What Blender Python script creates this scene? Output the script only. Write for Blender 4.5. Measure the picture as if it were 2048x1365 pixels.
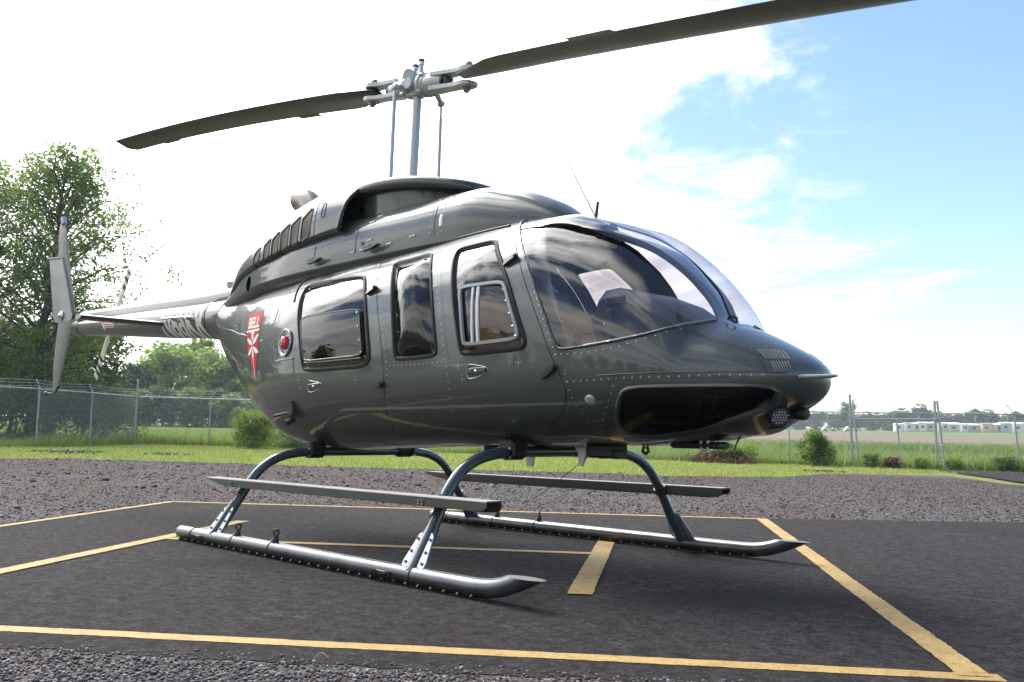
import bpy, bmesh, math, random
import numpy as np
from mathutils import Vector, Matrix
from mathutils.geometry import delaunay_2d_cdt

random.seed(7); rng = np.random.default_rng(7)
for o in list(bpy.data.objects): bpy.data.objects.remove(o, do_unlink=True)
SC = bpy.context.scene
COL = SC.collection

# ------------------------------------------------------------------ camera
CAM = np.array([5.2, -4.0075, 0.755])
FPX = 1850.0
RW = np.array([[0.6926540532, 0.0656157708, 0.7182791471],
               [0.7211971720, -0.0771541713, -0.6884198377],
               [0.0102470341, 0.9948576805, -0.1007630578]])
cam = bpy.data.cameras.new('camera')
cam.sensor_width = 36.0; cam.lens = 36.0 * FPX / 2048.0
cam.clip_start = 0.05; cam.clip_end = 5000
co = bpy.data.objects.new('camera', cam); COL.objects.link(co)
M4 = Matrix.Identity(4)
for i in range(3):
    for j in range(3): M4[i][j] = RW[i, j]
    M4[i][3] = CAM[i]
co.matrix_world = M4
SC.camera = co

# ------------------------------------------------------------------ sun, sky, exposure
SUN_AZ = math.atan2(0.10, -0.95)      # the direction the light comes from
SUN_EL = math.radians(47)
sl = bpy.data.lights.new('sun', 'SUN'); sl.energy = 1.8; sl.angle = math.radians(26); sl.color = (1.0, 0.95, 0.87)
so = bpy.data.objects.new('sun', sl); COL.objects.link(so)
sd = Vector((math.cos(SUN_AZ) * math.cos(SUN_EL), math.sin(SUN_AZ) * math.cos(SUN_EL), math.sin(SUN_EL)))
so.rotation_euler = sd.to_track_quat('Z', 'Y').to_euler(); so.location = (0, 0, 60)

W = bpy.data.worlds.new('World'); SC.world = W; W.use_nodes = True
nt = W.node_tree; nt.nodes.clear()
def wn(t, **k):
    n = nt.nodes.new(t)
    for a, b in k.items(): setattr(n, a, b)
    return n
def wl(a, b): nt.links.new(a, b)
def wmath(op, a, b=None, c=None, clamp=False):
    n = wn('ShaderNodeMath', operation=op, use_clamp=clamp)
    for i, v in enumerate((a, b, c)):
        if v is None: continue
        if isinstance(v, (int, float)): n.inputs[i].default_value = v
        else: wl(v, n.inputs[i])
    return n.outputs[0]
sky = wn('ShaderNodeTexSky', sky_type='NISHITA'); sky.sun_disc = False
sky.sun_elevation = SUN_EL; sky.sun_rotation = math.pi / 2 - SUN_AZ
sky.air_density = 1.0; sky.dust_density = 0.2; sky.ozone_density = 1.0
tc = wn('ShaderNodeTexCoord'); sx = wn('ShaderNodeSeparateXYZ'); wl(tc.outputs['Generated'], sx.inputs[0])
X, Y, Z = sx.outputs
zz = wmath('ADD', wmath('MAXIMUM', Z, 0.0), 0.16)
cv = wn('ShaderNodeCombineXYZ'); wl(wmath('DIVIDE', X, zz), cv.inputs[0]); wl(wmath('DIVIDE', Y, zz), cv.inputs[1])
n1 = wn('ShaderNodeTexNoise'); n1.inputs['Scale'].default_value = 0.85; n1.inputs['Detail'].default_value = 9; n1.inputs['Roughness'].default_value = 0.58; n1.inputs['Distortion'].default_value = 0.35
wl(cv.outputs[0], n1.inputs['Vector'])
# streaks: stretched high cloud
mp = wn('ShaderNodeMapping'); mp.inputs['Rotation'].default_value = (0, 0, math.radians(35)); mp.inputs['Scale'].default_value = (0.35, 2.2, 1)
wl(cv.outputs[0], mp.inputs[0])
n2 = wn('ShaderNodeTexNoise'); n2.inputs['Scale'].default_value = 0.9; n2.inputs['Detail'].default_value = 7; n2.inputs['Roughness'].default_value = 0.6; n2.inputs['Distortion'].default_value = 0.5
wl(mp.outputs[0], n2.inputs['Vector'])
# the cloud sheet thickens away from the clear side (the photograph's upper right)
side = wmath('ADD', wmath('MULTIPLY', X, 0.694), wmath('MULTIPLY', Y, 0.720))
bias = wmath('ADD', wmath('MULTIPLY', wmath('MAXIMUM', side, -0.2), -1.25), 0.50)
bias = wmath('ADD', bias, wmath('MULTIPLY', Z, -0.62))
low = wn('ShaderNodeMapRange', interpolation_type='SMOOTHSTEP'); low.inputs['From Min'].default_value = 0.16; low.inputs['From Max'].default_value = 0.01; low.inputs['To Max'].default_value = 1.0; wl(Z, low.inputs['Value'])
bias = wmath('SUBTRACT', bias, wmath('MULTIPLY', low.outputs[0], wmath('MULTIPLY', wmath('ADD', side, 0.05), 0.8, clamp=True)))
# broken, streaky cloud in the quarter behind the camera, as the panes reflect it
brk = wn('ShaderNodeMapRange', interpolation_type='SMOOTHSTEP'); brk.inputs['From Min'].default_value = 0.12; brk.inputs['From Max'].default_value = -0.50
brk.inputs['To Min'].default_value = 0.0; brk.inputs['To Max'].default_value = 1.0
wl(Y, brk.inputs['Value'])
bias = wmath('ADD', bias, wmath('MULTIPLY', brk.outputs[0], -0.36))
stk = wmath('MULTIPLY', wmath('SUBTRACT', n2.outputs['Fac'], 0.5), wmath('ADD', 0.15, wmath('MULTIPLY', brk.outputs[0], 1.7)))
n3 = wn('ShaderNodeTexNoise'); n3.inputs['Scale'].default_value = 3.4; n3.inputs['Detail'].default_value = 8; n3.inputs['Roughness'].default_value = 0.62; n3.inputs['Distortion'].default_value = 0.6
wl(cv.outputs[0], n3.inputs['Vector'])
puff = wmath('MULTIPLY', wmath('SUBTRACT', n3.outputs['Fac'], 0.5), 0.75)
dens = wmath('ADD', wmath('ADD', wmath('ADD', n1.outputs['Fac'], bias), stk), puff)
mr = wn('ShaderNodeMapRange', interpolation_type='SMOOTHSTEP'); mr.inputs['From Min'].default_value = 0.38; mr.inputs['From Max'].default_value = 0.66
wl(dens, mr.inputs['Value'])
# thick parts of the cloud vary in brightness
br = wn('ShaderNodeMapRange'); br.inputs['From Min'].default_value = 0.30; br.inputs['From Max'].default_value = 0.66
br.inputs['To Min'].default_value = 3.6; br.inputs['To Max'].default_value = 12.0
wl(n2.outputs['Fac'], br.inputs['Value'])
# cloud lit through round the veiled sun
vd = wn('ShaderNodeVectorMath', operation='DOT_PRODUCT'); wl(tc.outputs['Generated'], vd.inputs[0]); vd.inputs[1].default_value = tuple(sd)
glow = wmath('ADD', wmath('MULTIPLY', wmath('POWER', wmath('MAXIMUM', vd.outputs['Value'], 0.0), 6.0), 4.2), 0.70)
lum = wmath('MULTIPLY', br.outputs[0], glow)
cc = wn('ShaderNodeCombineColor')
wl(lum, cc.inputs[0]); wl(wmath('MULTIPLY', lum, 0.985), cc.inputs[1]); wl(wmath('MULTIPLY', lum, 0.975), cc.inputs[2])
sb = wn('ShaderNodeMix', data_type='RGBA', blend_type='MULTIPLY'); sb.inputs[0].default_value = 1.0
wl(sky.outputs[0], sb.inputs[6]); sb.inputs[7].default_value = (0.86, 0.89, 0.93, 1)
mx = wn('ShaderNodeMix', data_type='RGBA'); wl(mr.outputs[0], mx.inputs[0]); wl(sb.outputs[2], mx.inputs[6]); wl(cc.outputs[0], mx.inputs[7])
bg = wn('ShaderNodeBackground'); bg.inputs['Strength'].default_value = 0.15; wl(mx.outputs[2], bg.inputs['Color'])
wo = wn('ShaderNodeOutputWorld'); wl(bg.outputs[0], wo.inputs['Surface'])
SC.view_settings.view_transform = 'Standard'; SC.view_settings.look = 'None'
SC.view_settings.exposure = 0.72; SC.view_settings.gamma = 1.0; SC.view_settings.use_curve_mapping = False
SC.cycles.max_bounces = 8; SC.cycles.transparent_max_bounces = 24
SC.cycles.sample_clamp_indirect = 8

# ------------------------------------------------------------------ materials
MAT = {}
def principled(name, col, rough=0.5, metal=0.0, coat=0.0, spec=0.5, noise=0.0, nscale=20.0, bump=0.0, bscale=200.0, rvar=0.0, col2=None, trans=0.0, em=None):
    m = bpy.data.materials.new(name); m.use_nodes = True; MAT[name] = m
    N = m.node_tree; b = N.nodes['Principled BSDF']
    b.inputs['Base Color'].default_value = (*col, 1); b.inputs['Roughness'].default_value = rough
    b.inputs['Metallic'].default_value = metal; b.inputs['Coat Weight'].default_value = coat
    b.inputs['Coat Roughness'].default_value = 0.05; b.inputs['Specular IOR Level'].default_value = spec
    if em: b.inputs['Emission Color'].default_value = (*em[0], 1); b.inputs['Emission Strength'].default_value = em[1]
    tcn = N.nodes.new('ShaderNodeTexCoord')
    if noise or col2:
        t = N.nodes.new('ShaderNodeTexNoise'); t.inputs['Scale'].default_value = nscale; t.inputs['Detail'].default_value = 6; t.inputs['Roughness'].default_value = .6
        N.links.new(tcn.outputs['Object'], t.inputs['Vector'])
        r = N.nodes.new('ShaderNodeMapRange'); r.inputs['From Min'].default_value = .3; r.inputs['From Max'].default_value = .7
        N.links.new(t.outputs['Fac'], r.inputs['Value'])
        mixn = N.nodes.new('ShaderNodeMix'); mixn.data_type = 'RGBA'
        c2 = col2 if col2 else tuple(c * (1 + noise) for c in col); c1 = col if col2 else tuple(c * (1 - noise) for c in col)
        mixn.inputs[6].default_value = (*c1, 1); mixn.inputs[7].default_value = (*c2, 1)
        N.links.new(r.outputs[0], mixn.inputs[0]); N.links.new(mixn.outputs[2], b.inputs['Base Color'])
        if rvar:
            r2 = N.nodes.new('ShaderNodeMapRange'); r2.inputs['To Min'].default_value = max(0, rough - rvar); r2.inputs['To Max'].default_value = rough + rvar
            N.links.new(t.outputs['Fac'], r2.inputs['Value']); N.links.new(r2.outputs[0], b.inputs['Roughness'])
    if bump:
        t = N.nodes.new('ShaderNodeTexNoise'); t.inputs['Scale'].default_value = bscale; t.inputs['Detail'].default_value = 4
        N.links.new(tcn.outputs['Object'], t.inputs['Vector'])
        bp = N.nodes.new('ShaderNodeBump'); bp.inputs['Strength'].default_value = bump; bp.inputs['Distance'].default_value = 0.01
        N.links.new(t.outputs['Fac'], bp.inputs['Height']); N.links.new(bp.outputs[0], b.inputs['Normal'])
    return m
def glass(name, tint, rough=0.008, gain=2.0, wave=0.0):
    m = bpy.data.materials.new(name); m.use_nodes = True; MAT[name] = m
    N = m.node_tree; N.nodes.clear()
    out = N.nodes.new('ShaderNodeOutputMaterial'); mix = N.nodes.new('ShaderNodeMixShader')
    tr = N.nodes.new('ShaderNodeBsdfTransparent'); tr.inputs[0].default_value = (*tint, 1)
    gl = N.nodes.new('ShaderNodeBsdfGlossy'); gl.inputs['Roughness'].default_value = rough; gl.inputs[0].default_value = (1, 1, 1, 1)
    lw = N.nodes.new('ShaderNodeLayerWeight'); lw.inputs['Blend'].default_value = .5
    p = N.nodes.new('ShaderNodeMath'); p.operation = 'POWER'; p.inputs[1].default_value = 5; N.links.new(lw.outputs['Facing'], p.inputs[0])
    a = N.nodes.new('ShaderNodeMath'); a.operation = 'MULTIPLY_ADD'; a.inputs[1].default_value = .96 * min(gain, 1.15); a.inputs[2].default_value = .042 * gain; a.use_clamp = True
    N.links.new(p.outputs[0], a.inputs[0]); N.links.new(a.outputs[0], mix.inputs[0])
    if wave:
        tcn = N.nodes.new('ShaderNodeTexCoord'); t = N.nodes.new('ShaderNodeTexNoise'); t.inputs['Scale'].default_value = 2.5; t.inputs['Detail'].default_value = 1
        N.links.new(tcn.outputs['Object'], t.inputs['Vector'])
        bp = N.nodes.new('ShaderNodeBump'); bp.inputs['Strength'].default_value = wave; bp.inputs['Distance'].default_value = .05
        N.links.new(t.outputs['Fac'], bp.inputs['Height']); N.links.new(bp.outputs[0], gl.inputs['Normal'])
    N.links.new(tr.outputs[0], mix.inputs[1]); N.links.new(gl.outputs[0], mix.inputs[2]); N.links.new(mix.outputs[0], out.inputs[0])
    return m
principled('paint', (.050, .060, .058), rough=.46, metal=.28, coat=.8, noise=.07, nscale=3.0, bump=.022, bscale=2.6)
principled('paint_dark', (.018, .021, .022), rough=.4, coat=.6)
principled('black', (.008, .008, .009), rough=.5)
principled('rubber', (.007, .007, .008), rough=.6, spec=.3, bump=.1, bscale=90)
principled('hub_grey', (.42, .44, .435), rough=.42, noise=.10, nscale=14, coat=.2)
principled('mast_grey', (.42, .44, .46), rough=.32, metal=.3)
principled('blade', (.019, .0195, .0185), rough=.42, noise=.18, nscale=4, rvar=.1)
principled('blade_edge', (.02, .022, .025), rough=.35, metal=.2)
principled('bolt', (.16, .14, .125), rough=.4, metal=.8)
principled('dark_bolt', (.035, .032, .03), rough=.5, metal=.3)
principled('rivet', (.36, .39, .39), rough=.3, metal=.5, coat=.5)
principled('skid_metal', (.115, .122, .130), rough=.33, metal=.7, noise=.25, nscale=9, rvar=.1, bump=.08, bscale=160)
principled('wear_steel', (.085, .062, .045), rough=.36, metal=.7, noise=.35, nscale=12, rvar=.12)
principled('tube_blue', (.035, .05, .066), rough=.26, coat=.7, noise=.12, nscale=6)
principled('cuff_metal', (.36, .40, .45), rough=.33, metal=.5, noise=.12, nscale=10)
principled('step_grey', (.038, .042, .038), rough=.5, noise=.15, nscale=7)
principled('step_top', (.36, .33, .31), rough=.8, noise=.2, nscale=120, bump=.3, bscale=300)
principled('white_paint', (.78, .78, .76), rough=.5, noise=.03, nscale=5)
principled('red_paint', (.46, .008, .018), rough=.55, spec=.25)
principled('red_lens', (.55, .01, .02), rough=.12, coat=.8)
principled('silver', (.55, .56, .57), rough=.28, metal=.85)
principled('alu_frame', (.20, .215, .22), rough=.4, metal=.4)
principled('fin_grey', (.165, .178, .172), rough=.42, noise=.08, nscale=5, coat=.15)
principled('fin_under', (.20, .205, .17), rough=.5, noise=.1, nscale=5)
principled('tan_leather', (.46, .205, .07), rough=.6, noise=.12, nscale=30, bump=.15, bscale=60)
principled('dash', (.022, .021, .026), rough=.55)
principled('cabin_grey', (.055, .055, .06), rough=.75)
principled('headliner', (.42, .40, .38), rough=.8)
principled('exhaust', (.36, .32, .28), rough=.42, metal=.55, noise=.15, nscale=8)
principled('grille', (.085, .08, .072), rough=.45, metal=.5)
principled('post_blue', (.075, .095, .13), rough=.3, coat=.6)
principled('grille_wire', (.26, .24, .21), rough=.4, metal=.7)
principled('lens_clear', (.75, .78, .82), rough=.12, metal=.4)
principled('lens_grey', (.16, .17, .21), rough=.2, metal=.5)
principled('antenna_white', (.62, .63, .62), rough=.4)
principled('tail_stripe', (.02, .02, .02), rough=.5)
principled('tail_blade', (.70, .69, .62), rough=.45)
glass('windshield_glass', (.87, .87, .92), gain=1.7, wave=.05)
glass('tinted_glass', (.050, .048, .055), gain=1.35, wave=.12)
glass('door_glass', (.60, .56, .55), gain=1.5, wave=.12)
glass('chin_glass', (.16, .15, .16), gain=.7)

# ------------------------------------------------------------------ mesh helpers
def link(o, parent=None):
    COL.objects.link(o)
    if parent is not None: o.parent = parent
    return o
def empty(name, loc=(0, 0, 0), rz=0.0):
    o = bpy.data.objects.new(name, None); o.location = loc; o.rotation_euler = (0, 0, rz); o.empty_display_size = .2
    return link(o)
def tag(o, label=None, cat=None, group=None, kind=None):
    if label: o['label'] = label
    if cat: o['category'] = cat
    if group: o['group'] = group
    if kind: o['kind'] = kind
    return o
def mesh(name, V, F, mats, parent=None, fm=None, normals=None, angle=35, flat=False):
    me = bpy.data.meshes.new(name)
    me.from_pydata([tuple(map(float, v)) for v in V], [], [tuple(map(int, f)) for f in F])
    if not isinstance(mats, (list, tuple)): mats = [mats]
    for m in mats: me.materials.append(MAT[m] if isinstance(m, str) else m)
    if fm is not None: me.polygons.foreach_set('material_index', list(fm))
    if not flat:
        me.polygons.foreach_set('use_smooth', [True] * len(me.polygons))
        if normals is not None:
            me.normals_split_custom_set_from_vertices([tuple(map(float, n)) for n in normals])
        else:
            try: me.set_sharp_from_angle(angle=math.radians(angle))
            except Exception: pass
    me.update()
    return link(bpy.data.objects.new(name, me), parent)
def mesh_np(name, V, F, mat, parent=None, attr=None, smooth=False):
    """fast path: F is an (n, k) index array"""
    V = np.asarray(V, np.float32); F = np.asarray(F, np.int32); n, k = F.shape
    me = bpy.data.meshes.new(name)
    me.vertices.add(len(V)); me.vertices.foreach_set('co', V.ravel())
    me.loops.add(n * k); me.loops.foreach_set('vertex_index', F.ravel())
    me.polygons.add(n); me.polygons.foreach_set('loop_start', np.arange(0, n * k, k, dtype=np.int32))
    if smooth: me.polygons.foreach_set('use_smooth', np.ones(n, bool))
    if attr is not None:
        a = me.attributes.new('tint', 'FLOAT', 'POINT'); a.data.foreach_set('value', np.asarray(attr, np.float32))
    me.materials.append(MAT[mat] if isinstance(mat, str) else mat)
    me.update(calc_edges=True); me.validate()
    return link(bpy.data.objects.new(name, me), parent)
def frame(d):
    d = np.asarray(d, float); d = d / np.linalg.norm(d)
    a = np.array([0, 0, 1.0]) if abs(d[2]) < .9 else np.array([1.0, 0, 0])
    u = np.cross(a, d); u /= np.linalg.norm(u); return u, np.cross(d, u), d
class MB:
    def __init__(s): s.V = []; s.F = []; s.M = []; s.m = 0
    def mat(s, i): s.m = i; return s
    def add(s, V, F):
        n = len(s.V); s.V += [tuple(map(float, v)) for v in V]; s.F += [tuple(int(i) + n for i in f) for f in F]; s.M += [s.m] * len(F); return s
    def box(s, c, d, R=None, ch=0.0):
        x, y, z = np.array(d) / 2.0; c = np.array(c, float)
        if ch <= 0:
            P = [(i * x, j * y, k * z) for i in (-1, 1) for j in (-1, 1) for k in (-1, 1)]
            F = [(0, 1, 3, 2), (4, 6, 7, 5), (0, 4, 5, 1), (2, 3, 7, 6), (0, 2, 6, 4), (1, 5, 7, 3)]
        else:
            ring = [(-x + ch, -y), (x - ch, -y), (x, -y + ch), (x, y - ch), (x - ch, y), (-x + ch, y), (-x, y - ch), (-x, -y + ch)]
            ins = [((a - np.sign(a) * ch), (b - np.sign(b) * ch)) for a, b in ring]
            P = [(a, b, -z) for a, b in ins] + [(a, b, -z + ch) for a, b in ring] + [(a, b, z - ch) for a, b in ring] + [(a, b, z) for a, b in ins]
            F = [tuple(range(7, -1, -1)), tuple(range(24, 32))]
            for r in range(3):
                for i in range(8): F.append((r * 8 + i, r * 8 + (i + 1) % 8, r * 8 + 8 + (i + 1) % 8, r * 8 + 8 + i))
        P = np.array(P)
        if R is not None: P = P @ np.array(R).T
        return s.add(P + c, F)
    def cyl(s, a, b, r, r2=None, n=14, cap=True):
        a = np.array(a, float); b = np.array(b, float); r2 = r if r2 is None else r2
        u, v, d = frame(b - a); t = np.arange(n) * 2 * math.pi / n
        c = np.cos(t)[:, None] * u + np.sin(t)[:, None] * v
        V = np.concatenate([a + c * r, b + c * r2]); F = [(i, (i + 1) % n, n + (i + 1) % n, n + i) for i in range(n)]
        if cap: F += [tuple(range(n - 1, -1, -1)), tuple(range(n, 2 * n))]
        return s.add(V, F)
    def tube(s, P, r, n=12, closed=False, cap=True, sx=1.0):
        P = np.array(P, float); m = len(P); r = np.full(m, r) if np.isscalar(r) else np.array(r)
        T = np.roll(P, -1, 0) - np.roll(P, 1, 0) if closed else np.gradient(P, axis=0)
        T /= np.linalg.norm(T, axis=1)[:, None] + 1e-12
        u, v, _ = frame(T[0]); V = []; t = np.arange(n) * 2 * math.pi / n
        for i in range(m):
            u = u - T[i] * (u @ T[i]); u /= np.linalg.norm(u); v = np.cross(T[i], u)
            V.append(P[i] + (np.cos(t)[:, None] * u * sx + np.sin(t)[:, None] * v) * r[i])
        V = np.concatenate(V); F = []
        for i in range(m if closed else m - 1):
            j = (i + 1) % m
            for k in range(n): F.append((i * n + k, i * n + (k + 1) % n, j * n + (k + 1) % n, j * n + k))
        if cap and not closed: F += [tuple(range(n - 1, -1, -1)), tuple(range((m - 1) * n, m * n))]
        return s.add(V, F)
    def lathe(s, prof, c, axis, n=24):
        u, v, d = frame(axis); c = np.array(c, float); t = np.arange(n) * 2 * math.pi / n; V = []
        for r, h in prof: V.append(c + d * h + (np.cos(t)[:, None] * u + np.sin(t)[:, None] * v) * max(r, 1e-5))
        V = np.concatenate(V); F = []
        for i in range(len(prof) - 1):
            for k in range(n): F.append((i * n + k, i * n + (k + 1) % n, (i + 1) * n + (k + 1) % n, (i + 1) * n + k))
        return s.add(V, F)
    def prism(s, poly, axis, lo, hi):
        """poly in the two other axes (cyclic order of xyz), extruded along axis"""
        n = len(poly); V = []
        for h in (lo, hi):
            for a, b in poly:
                p = [0, 0, 0]
                o = [i for i in range(3) if i != axis]; p[o[0]] = a; p[o[1]] = b; p[axis] = h; V.append(p)
        F = [tuple(range(n - 1, -1, -1)), tuple(range(n, 2 * n))] + [(i, (i + 1) % n, n + (i + 1) % n, n + i) for i in range(n)]
        return s.add(V, F)
    def build(s, name, mats, parent=None, angle=35, flat=False):
        o = mesh(name, s.V, s.F, mats, parent, fm=s.M, angle=angle, flat=flat)
        bm = bmesh.new(); bm.from_mesh(o.data); bmesh.ops.recalc_face_normals(bm, faces=bm.faces); bm.to_mesh(o.data); bm.free()
        return o
    def mirror(s):
        m = MB(); m.V = [(x, -y, z) for x, y, z in s.V]; m.F = [tuple(reversed(f)) for f in s.F]; m.M = list(s.M); return m
def chaikin(P, it=2, closed=True):
    P = np.array(P, float)
    for _ in range(it):
        if closed:
            Q = np.roll(P, -1, 0); P = np.stack([.75 * P + .25 * Q, .25 * P + .75 * Q], 1).reshape(-1, P.shape[1])
        else:
            A, B = P[:-1], P[1:]; M_ = np.stack([.75 * A + .25 * B, .25 * A + .75 * B], 1).reshape(-1, P.shape[1]); P = np.concatenate([P[:1], M_, P[-1:]])
    return P
def resample(P, d, closed=True):
    P = np.array(P, float)
    if closed: P = np.concatenate([P, P[:1]])
    L = np.concatenate([[0], np.cumsum(np.linalg.norm(np.diff(P, axis=0), axis=1))]); n = max(3, int(round(L[-1] / d)))
    t = np.linspace(0, L[-1], n + 1); Q = np.stack([np.interp(t, L, P[:, i]) for i in range(P.shape[1])], 1)
    return Q[:-1] if closed else Q
def offset(P, d):
    """inward offset (d > 0) of a closed loop in the plane"""
    P = np.array(P, float); A = np.roll(P, 1, 0); B = np.roll(P, -1, 0)
    T = B - A; T /= np.linalg.norm(T, axis=1)[:, None] + 1e-12
    N = np.stack([-T[:, 1], T[:, 0]], 1)
    area = 0.5 * np.sum(P[:, 0] * B[:, 1] - B[:, 0] * P[:, 1])
    return P + N * d * (1 if area > 0 else -1)
def inside(P, Q):
    """which points Q lie inside polygon P"""
    x, y = Q[:, 0], Q[:, 1]; r = np.zeros(len(Q), bool); A = P; B = np.roll(P, -1, 0)
    for (x0, y0), (x1, y1) in zip(A, B):
        if y0 == y1: continue
        c = ((y0 > y) != (y1 > y)) & (x < (x1 - x0) * (y - y0) / (y1 - y0) + x0); r ^= c
    return r
def pchip(xk, yk, x):
    xk = np.asarray(xk, float); yk = np.asarray(yk, float); h = np.diff(xk); d = np.diff(yk) / h; m = np.zeros_like(yk)
    for i in range(1, len(xk) - 1):
        if d[i - 1] * d[i] > 0:
            w1 = 2 * h[i] + h[i - 1]; w2 = h[i] + 2 * h[i - 1]; m[i] = (w1 + w2) / (w1 / d[i - 1] + w2 / d[i])
    m[0] = d[0]; m[-1] = d[-1]
    x = np.clip(x, xk[0], xk[-1]); i = np.clip(np.searchsorted(xk, x) - 1, 0, len(h) - 1); t = (x - xk[i]) / h[i]
    return (2*t**3 - 3*t**2 + 1) * yk[i] + (t**3 - 2*t**2 + t) * h[i] * m[i] + (-2*t**3 + 3*t**2) * yk[i + 1] + (t**3 - t**2) * h[i] * m[i + 1]
# ------------------------------------------------------------------ the lie of the land
FW = np.array([-0.7223, 0.6916]); RT = np.array([0.6926, 0.7212])      # camera heading and its right, on the ground
def land(x, y):
    """ground height: level round the pad, then falling to the right, rising gently to the far trees"""
    dx = np.asarray(x, float) - CAM[0]; dy = np.asarray(y, float) - CAM[1]
    D = np.hypot(dx, dy) + 1e-6; s = (dx * RT[0] + dy * RT[1]) / D
    zf = -.02 - .52 * s; sl_ = .0124 - .0036 * s
    t = np.clip((D - 10) / 23, 0, 1); t = t * t * (3 - 2 * t)
    return t * zf + np.maximum(D - 33, 0) * sl_
def ray(px, py):
    d = RW @ np.array([px - 1024.0, -(py - 682.5), -FPX]); return d / np.linalg.norm(d)
def hit(px, py):
    """where the line of sight through a measured picture point meets the ground"""
    d = ray(px, py); t = np.concatenate([np.linspace(1, 60, 1200), np.linspace(60, 900, 3000)])
    P = CAM + t[:, None] * d; f = P[:, 2] - land(P[:, 0], P[:, 1]); i = int(np.argmax(f < 0))
    if not (f < 0).any(): i = len(t) - 1
    return P[i, :2]
def bear(px, D):
    """ground point at D metres on the bearing of picture column px"""
    d = ray(px, 860)[:2]; d /= np.linalg.norm(d); p = CAM[:2] + d * D; return np.array([p[0], p[1], float(land(*p))])

def nodes_mat(name):
    m = bpy.data.materials.new(name); m.use_nodes = True; MAT[name] = m
    N = m.node_tree; return N, N.nodes['Principled BSDF']
def tnoise(N, scale, detail=6, rough=.6, vec=None, dist=0.0, obj=True):
    t = N.nodes.new('ShaderNodeTexNoise'); t.inputs['Scale'].default_value = scale; t.inputs['Detail'].default_value = detail
    t.inputs['Roughness'].default_value = rough; t.inputs['Distortion'].default_value = dist
    if vec is None:
        c = N.nodes.new('ShaderNodeTexCoord'); vec = c.outputs['Object']
    N.links.new(vec, t.inputs['Vector']); return t.outputs['Fac']
def ramp(N, fac, stops):
    r = N.nodes.new('ShaderNodeValToRGB'); e = r.color_ramp.elements
    while len(e) < len(stops): e.new(.5)
    for k, (p, c) in zip(e, stops): k.position = p; k.color = (*c, 1)
    N.links.new(fac, r.inputs[0]); return r.outputs[0]
def mixc(N, fac, a, b, mode='MIX'):
    m = N.nodes.new('ShaderNodeMix'); m.data_type = 'RGBA'; m.blend_type = mode
    for i, v in ((0, fac), (6, a), (7, b)):
        if isinstance(v, (int, float)): m.inputs[i].default_value = v
        elif isinstance(v, tuple): m.inputs[i].default_value = (*v, 1)
        else: N.links.new(v, m.inputs[i])
    return m.outputs[2]
def bump(N, b, h, strength, dist):
    bp = N.nodes.new('ShaderNodeBump'); bp.inputs['Strength'].default_value = strength; bp.inputs['Distance'].default_value = dist
    N.links.new(h, bp.inputs['Height']); N.links.new(bp.outputs[0], b.inputs['Normal'])
def mapped(N, scale, rot=0.0):
    c = N.nodes.new('ShaderNodeTexCoord'); m = N.nodes.new('ShaderNodeMapping'); m.inputs['Scale'].default_value = scale; m.inputs['Rotation'].default_value = (0, 0, rot)
    N.links.new(c.outputs['Object'], m.inputs[0]); return m.outputs[0]

# asphalt: dark, grainy, with faint pale scuffs along the laying direction and brown tint
N, b = nodes_mat('asphalt')
g = tnoise(N, 75, 10, .9); big = tnoise(N, 1.1, 5, .6); mid = tnoise(N, 14, 8, .8)
c = ramp(N, g, [(.36, (.006, .0054, .0054)), (.49, (.027, .0240, .0243)), (.62, (.13, .119, .119))])
c = mixc(N, ramp(N, big, [(.40, (0, 0, 0)), (.66, (.42, .42, .42))]), c, (.036, .030, .0295))
c = mixc(N, ramp(N, mid, [(.38, (.85, .85, .85)), (.58, (0, 0, 0))]), c, (.007, .006, .006))
sc = tnoise(N, 5.0, 5, .65, mapped(N, (.6, 3.2, 1), math.radians(35)), .2); sc2 = tnoise(N, 1.3, 3, .5)
mk = N.nodes.new('ShaderNodeMath'); mk.operation = 'MULTIPLY'
N.links.new(ramp(N, sc, [(.60, (0, 0, 0)), (.74, (.75, .75, .75))]), mk.inputs[0]); N.links.new(ramp(N, sc2, [(.46, (0, 0, 0)), (.60, (1, 1, 1))]), mk.inputs[1])
c = mixc(N, mk.outputs[0], c, (.12, .112, .11))
stn = tnoise(N, .55, 4, .55, None, .6); c = mixc(N, ramp(N, stn, [(.56, (0, 0, 0)), (.70, (.6, .6, .6))]), c, (.011, .0095, .0095))
N.links.new(c, b.inputs['Base Color']); b.inputs['Roughness'].default_value = .95; b.inputs['Specular IOR Level'].default_value = .10
bump(N, b, g, .5, .006)
# gravel: dark millings with lighter stones and rusty patches
N, b = nodes_mat('gravel')
v = N.nodes.new('ShaderNodeTexVoronoi'); v.inputs['Scale'].default_value = 70; tcg = N.nodes.new('ShaderNodeTexCoord'); N.links.new(tcg.outputs['Object'], v.inputs['Vector'])
sepc = N.nodes.new('ShaderNodeSeparateColor'); N.links.new(v.outputs['Color'], sepc.inputs[0])
big = tnoise(N, .35, 5, .6); mid = tnoise(N, 6, 6, .7)
c = ramp(N, sepc.outputs[0], [(0, (.030, .025, .024)), (.5, (.088, .076, .074)), (.85, (.15, .137, .135)), (1, (.30, .285, .28))])
c = mixc(N, ramp(N, big, [(.45, (0, 0, 0)), (.66, (.6, .6, .6))]), c, (.095, .058, .043))
c = mixc(N, ramp(N, mid, [(.3, (.4, .4, .4)), (.6, (0, 0, 0))]), c, (.034, .029, .028))
N.links.new(c, b.inputs['Base Color']); b.inputs['Roughness'].default_value = .95; b.inputs['Specular IOR Level'].default_value = .12
bump(N, b, v.outputs['Distance'], .6, .02)
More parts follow.
